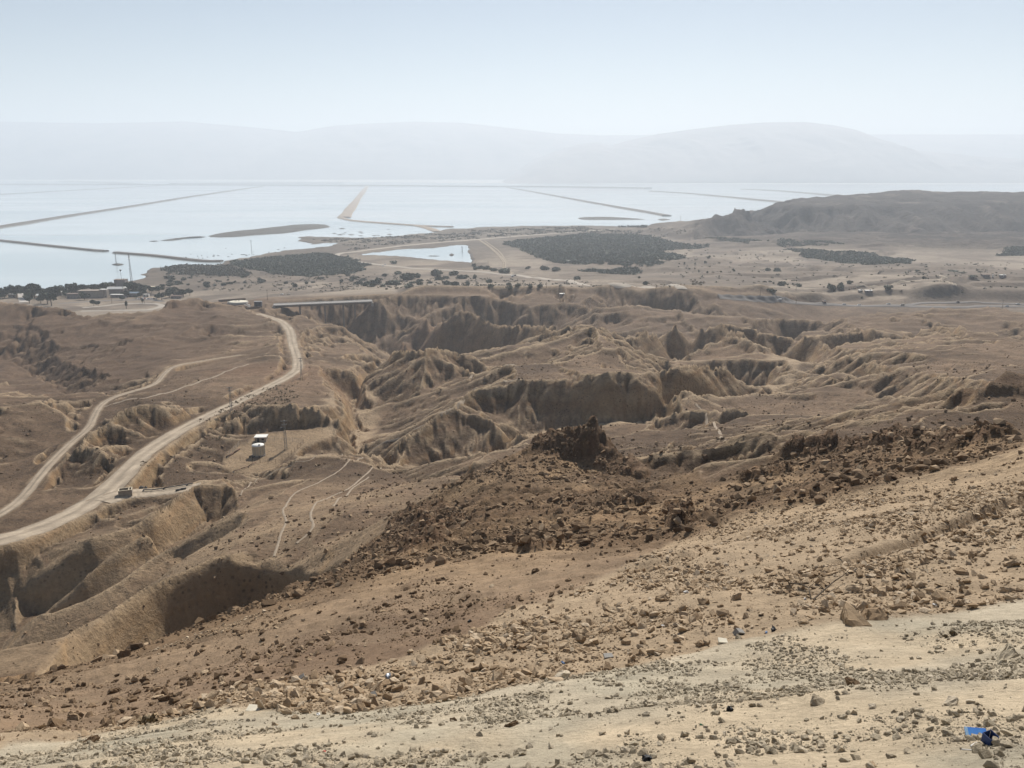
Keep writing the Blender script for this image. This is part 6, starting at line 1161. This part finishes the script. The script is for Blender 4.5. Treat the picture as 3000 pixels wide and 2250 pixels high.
# ---- litter
def mat1(n, c, r=.5): m, t, b = new_mat(n); b.inputs['Base Color'].default_value = (*c, 1); b.inputs['Roughness'].default_value = r; return m
blue = simple_mat('blue_card', (.05, .16, .55), .45, .45, 14, col2=(.10, .33, .75)); navy = simple_mat('navy_card', (.035, .07, .20), .5, .3, 10); paper = simple_mat('litter_white', (.72, .71, .68), .7, .15, 12); black = simple_mat('black_plastic', (.012, .012, .013), .5, .3, 8); metal = simple_mat('crushed_tin', (.35, .37, .40), .35, .3, 9, .7); greyc = simple_mat('grey_block', (.30, .285, .26), .9, .2, 6); palew = simple_mat('pale_board', (.62, .57, .45), .8, .2, 5); twig = simple_mat('dead_wood', (.10, .075, .05), .9, .3, 8); redp = mat1('red_scrap', (.5, .06, .04)); tealp = simple_mat('blue_plastic', (.10, .18, .33), .4, .3, 8); green_g = mat1('green_glass', (.03, .10, .05), .15)
def gp(u, v, up=0.0): p = hit(u, v); return Vector((p[0], p[1], ground(p[0], p[1]) + up))
def tilt(o, x, y, z): o.rotation_euler = (x, y, z); return o
def crumple(name, lab, cat, u, v, wpx, hgt, mat, seed, el=1.0, grp=None):
    p = gp(u, v); s = wpx * mpp(p) / 2; g = np.random.default_rng(seed); bm = bmesh.new(); bmesh.ops.create_icosphere(bm, subdivisions=2, radius=1)
    for w_ in bm.verts: q = w_.co; k = 1 + .32 * math.sin(q.x * 4 + seed) * math.cos(q.y * 5 - seed) + .18 * g.normal(); w_.co = Vector((q.x * k, q.y * k * .75 * el, q.z * k * hgt))
    me = bpy.data.meshes.new(name); bm.to_mesh(me); bm.free(); me.materials.append(mat); o = obj(name, me); o.scale = (s, s, s); o.location = p + Vector((0, 0, s * hgt * .6)); o.rotation_euler = (.2 * g.normal(), .2 * g.normal(), g.uniform(0, 6)); return tag(o, lab, cat, grp)
p = gp(2857, 2156, .03); s = mpp(p); ww = 46 * s; pk = empty('blue_carton', p, R(-22)); pk.rotation_euler = (R(26), R(-6), R(-16)); tag(pk, 'torn open bright blue card packet on the gravel', 'packet')
m = MB(); m.box((0, 0, .012), (ww, ww * .52, .022)); m.build('panel', blue, pk); m = MB(); m.poly([(-ww / 2, -ww * .26, .026), (-ww * .36, -ww * .26, .026), (-ww * .36, ww * .26, .026), (-ww / 2, ww * .26, .026)], [(0, 1, 2, 3)]); m.build('end_print', simple_mat('pale_blue_print', (.35, .55, .75), .5, .3, 20), pk); m = MB(); m.poly([(ww * .5, -ww * .26, .0), (ww * .62, -ww * .1, .04), (ww * .5, ww * .2, .02)], [(0, 1, 2)]); m.build('flap', paper, pk)
p = gp(2897, 2180, .0); s = mpp(p); a_, h_ = 24 * s, 30 * s; bxx = empty('blue_box', p, R(15)); bxx.rotation_euler = (R(8), R(-6), R(18)); tag(bxx, 'small open dark blue box standing beside the torn packet', 'box')
for nm, c, d in (('side', (0, -a_ / 2, h_ / 2), (a_, .004, h_)), ('side', (0, a_ / 2, h_ / 2), (a_, .004, h_)), ('side', (-a_ / 2, 0, h_ / 2), (.004, a_ - .009, h_)), ('side', (a_ / 2, 0, h_ / 2), (.004, a_ - .009, h_)), ('base', (0, 0, .006), (a_ - .012, a_ - .012, .004))): m = MB(); m.box(c, d); m.build(nm, navy, bxx)
for u, v, ln, rz, lab in ((2852, 2188, 22, .5, 'thick white paper roll beside the blue packet'), (2833, 2203, 26, -.2, 'thin white stick below the blue packet')): p = gp(u, v, .02); L_ = ln * mpp(p); m = MB(); m.tube((-L_ / 2, 0, 0), (L_ / 2, 0, .005), L_ * (.13 if ln < 24 else .06), n=10); m.tube((L_ / 2, 0, .005), (L_ * .56, 0, .006), L_ * .05, n=8); tag(m.build('paper_roll' if ln < 24 else 'stick', paper, loc=p, rz=rz), lab, 'litter')
crumple('plastic_lump', 'black plastic lump low on the pale slope', 'litter', 1894, 2229, 32, .6, black, 3); crumple('plastic_lump', 'small round black lump beside a brown stone', 'litter', 2137, 2082, 20, .8, black, 4); crumple('crushed_can', 'crushed silver can at the edge of the rubble', 'can', 1138, 1986, 26, .6, metal, 5, .7); crumple('foil_scrap', 'grey foil scrap beside the bare soil patch', 'litter', 1289, 1940, 18, .5, metal, 6, .5); crumple('tyre_scrap', 'black rubber scrap among the rubble edge stones', 'litter', 2266, 1848, 24, .55, black, 7, .7); crumple('plastic_bottle', 'blue plastic bottle crushed among the tan stones', 'bottle', 1650, 1945, 16, .5, tealp, 8, .6)
crumple('plastic_bag', 'white plastic bag scrap among rubble blocks', 'litter', 2011, 1738, 18, .5, paper, 9, .7); crumple('paper_scrap', 'white paper scrap on the pale slope edge', 'litter', 1963, 1911, 12, .3, paper, 10); crumple('paper_scrap', 'white paper scrap between brown stones', 'litter', 1941, 1834, 14, .3, paper, 11, .5); crumple('paper_scrap', 'white scrap beside the lower rock pile', 'litter', 996, 2083, 16, .6, paper, 12); crumple('paper_scrap', 'crumpled white scrap below the dark pebble', 'litter', 933, 2095, 12, .6, paper, 13); crumple('plastic_lump', 'tiny black lump on the dark rubble', 'litter', 1376, 1822, 12, .7, black, 14); crumple('red_scrap', 'tiny red scrap on the pale slope', 'litter', 950, 2202, 9, .3, redp, 15); crumple('glass_shard', 'green glass shard in the coarse gravel', 'litter', 2055, 2125, 14, .35, green_g, 16, .6); crumple('white_cup', 'white cup by the dead branch', 'litter', 2358, 1757, 9, .8, paper, 17); crumple('plastic_bag', 'pale blue plastic scrap by the black rubber scrap', 'litter', 2245, 1855, 16, .35, tealp, 18, .5)
p = gp(2160, 1860); s = mpp(p) * 24; gb = empty('grey_block', p, .6); gb.rotation_euler = (.3, .4, .5); tag(gb, 'broken grey building block at the pale slope edge', 'block')
m = MB(); m.box((0, 0, s * .3), (s, s * .7, s * .75)); m.build('block_body', greyc, gb)
for q in (-.22, .22): m = MB(); m.box((q * s, -s * .352, s * .3), (s * .26, .02, s * .4)); m.build('hollow', black, gb)
def slab(name, u, v, wl, wd, th, mat, lab, cat, rot): p = gp(u, v, .05); s = mpp(p) * .62; m = MB(); a, b = wl * s / 2, wd * s / 2; m.prism([(-a, -b), (a * .8, -b * 1.1), (a, b * .7), (-a * .6, b)], 0, th); o = m.build(name, mat, loc=p); o.rotation_euler = rot; return tag(o, lab, cat)
slab('white_board', 743, 2080, 62, 40, .03, palew, 'pale flat board lying on the greenish gravel', 'board', (.1, .15, .2)); slab('stone_slab', 2115, 1884, 46, 36, .05, palew, 'pale flat stone slab at the pale slope edge', 'slab', (.05, .1, .1)); slab('stone_slab', 1095, 2040, 26, 30, .04, greyc, 'square grey tile in the tan rubble', 'tile', (.35, -.3, .5)); slab('metal_sheet', 882, 1988, 36, 18, .03, greyc, 'grey green sheet leaning in the dark rubble', 'sheet', (.3, -.5, .5)); slab('paper_board', 2739, 1777, 26, 9, .02, paper, 'narrow white strip at the rubble foot', 'strip', (.1, .2, -.3)); slab('stone_slab', 1780, 1928, 50, 30, .05, greyc, 'low grey slab in the tan rubble', 'slab', (.1, .1, .4))
def branch(pts, r, lab, seed):
    ps = [gp(u, v, up) for u, v, up in pts]; p0 = ps[0]; root = empty('dead_branch', p0); tag(root, lab, 'branch'); m = MB(); rn = random.Random(seed)
    for i in range(len(ps) - 1): m.tube(ps[i] - p0, ps[i + 1] - p0, r * (1 - .6 * i / len(ps)), r * (1 - .6 * (i + 1) / len(ps)), 6)
    m.build('stem', twig, root)
    for i in range(1, len(ps)):
        for k in range(2): q = ps[i] - p0; e = q + Vector((rn.uniform(-.4, .4), rn.uniform(-.3, .3), rn.uniform(.02, .35))); t_ = MB(); t_.tube(q, e, r * .4, r * .15, 5); t_.build('twig', twig, root)
branch([(2290, 1717, .08), (2312, 1722, .18), (2345, 1727, .2), (2368, 1733, .15), (2376, 1757, .05)], .035, 'bent dead branch lying on the rubble slope', 1); branch([(2383, 1760, .05), (2412, 1742, .16), (2440, 1722, .22), (2470, 1704, .25)], .03, 'straight dead branch leaning uphill beside the bent one', 2)
for u, v, w_, lab in ((434, 2117, 40, 'dry grey brown shrub on the greenish gravel'), (2770, 1868, 14, 'tiny dry tuft on the pale slope'), (2790, 1862, 22, 'low dry tuft right of the tiny one')):
    p = gp(u, v); s = w_ * mpp(p) / 2; root = empty('dry_shrub', p); tag(root, lab, 'shrub'); c = obj('crown', shrub_v[u % 5], None, root); c.scale = (s, s, s * 1.2); c.material_slots[0].link = 'OBJECT'; c.material_slots[0].material = dry_m; t_ = obj('trunk', tr_m[0], None, root); t_.scale = (s * .4, s * .4, s * .7)

# ---- labels that tell look-alikes apart by size and by what they lie next to
def short(lab): return re.split(r' (?:in|at|on|of|with|lying|standing|half|under|below|above|beside|and|among|near|by|high|cut|up|leaning on|sticking|driving) ', lab)[0]
def relabel(objs, marks, sizes, lim, base, dz0, rel=('uphill of', 'downhill of', 'beside'), close=1e9, farrel='some way from'):
    for o in objs:
        q = o.location; mk = min(marks, key=lambda m: (m[0] - q).length); d = (mk[0] - q).length; dz = q.z - mk[0].z
        sz = max(o.scale) if o.type == 'MESH' else o.children[0].scale.x; sw = sizes[0] if sz < lim[0] else sizes[1] if sz < lim[1] else sizes[2]
        r_ = farrel if d > close else rel[0] if dz > dz0 else rel[1] if dz < -dz0 else rel[2]
        head = '%s %s %s the ' % (sw, base if isinstance(base, str) else base(o), r_); full = head + mk[1]
        o['label'] = full if len(full.split()) <= 16 else head + short(mk[1])
def marks(*cats): return [(o.location.copy(), o['label']) for o in COL.objects if o.get('category') in cats]
mk_r = [(o.location.copy(), o['label']) for o in BIGO] + marks('litter', 'branch', 'packet', 'can', 'bottle', 'board', 'slab', 'tile', 'sheet', 'block', 'strip')
relabel(LOOSE, mk_r, ('small', 'middling', 'large'), (.15, .2), lambda o: 'tan rock' if 'tan' in o['label'] else 'brown rock', .12)
relabel([o for o in COL.objects if o.get('group') == 'village trees'], marks('house', 'mast'), ('small', 'middling', 'broad'), (5, 7.5), 'leafy tree', 99, ('', '', 'beside'), 25, 'near')
mk_p = marks('pole', 'pylon', 'house', 'car', 'van', 'bridge', 'reservoir', 'kiosk', 'mast')
for gname, nn in (('shrubs below the pond', 'green shrub'), ('shrubs on the sand flat', 'dark shrub'), ('bushes behind the village', 'scrubby bush'), ('bushes on the lake shore', 'shore bush'), ('acacias on the far plain', 'flat acacia')):
    relabel([o for o in COL.objects if o.get('group') == gname], mk_p, ('small', 'middling', 'broad'), (2.4, 4.2), nn, 99, ('', '', 'beside'), 40, 'near')
# ---------------------------------------------------------------- the hazy air
hm = bpy.data.materials.new('haze_air'); hm.use_nodes = True; t = hm.node_tree; t.nodes.clear()
pv_ = t.nodes.new('ShaderNodeVolumePrincipled'); ho = t.nodes.new('ShaderNodeOutputMaterial'); t.links.new(pv_.outputs[0], ho.inputs['Volume'])
pv_.inputs['Density'].default_value = HAZE_DENSITY; pv_.inputs['Anisotropy'].default_value = HAZE_G; pv_.inputs['Color'].default_value = (0.83, 0.91, 1.0, 1)
m_ = MB(); m_.box((0, 10500, 672), (64000, 25500, 1364))
hz = tag(m_.build('haze', hm), 'pale dusty haze filling the air over the lake', kind='stuff')
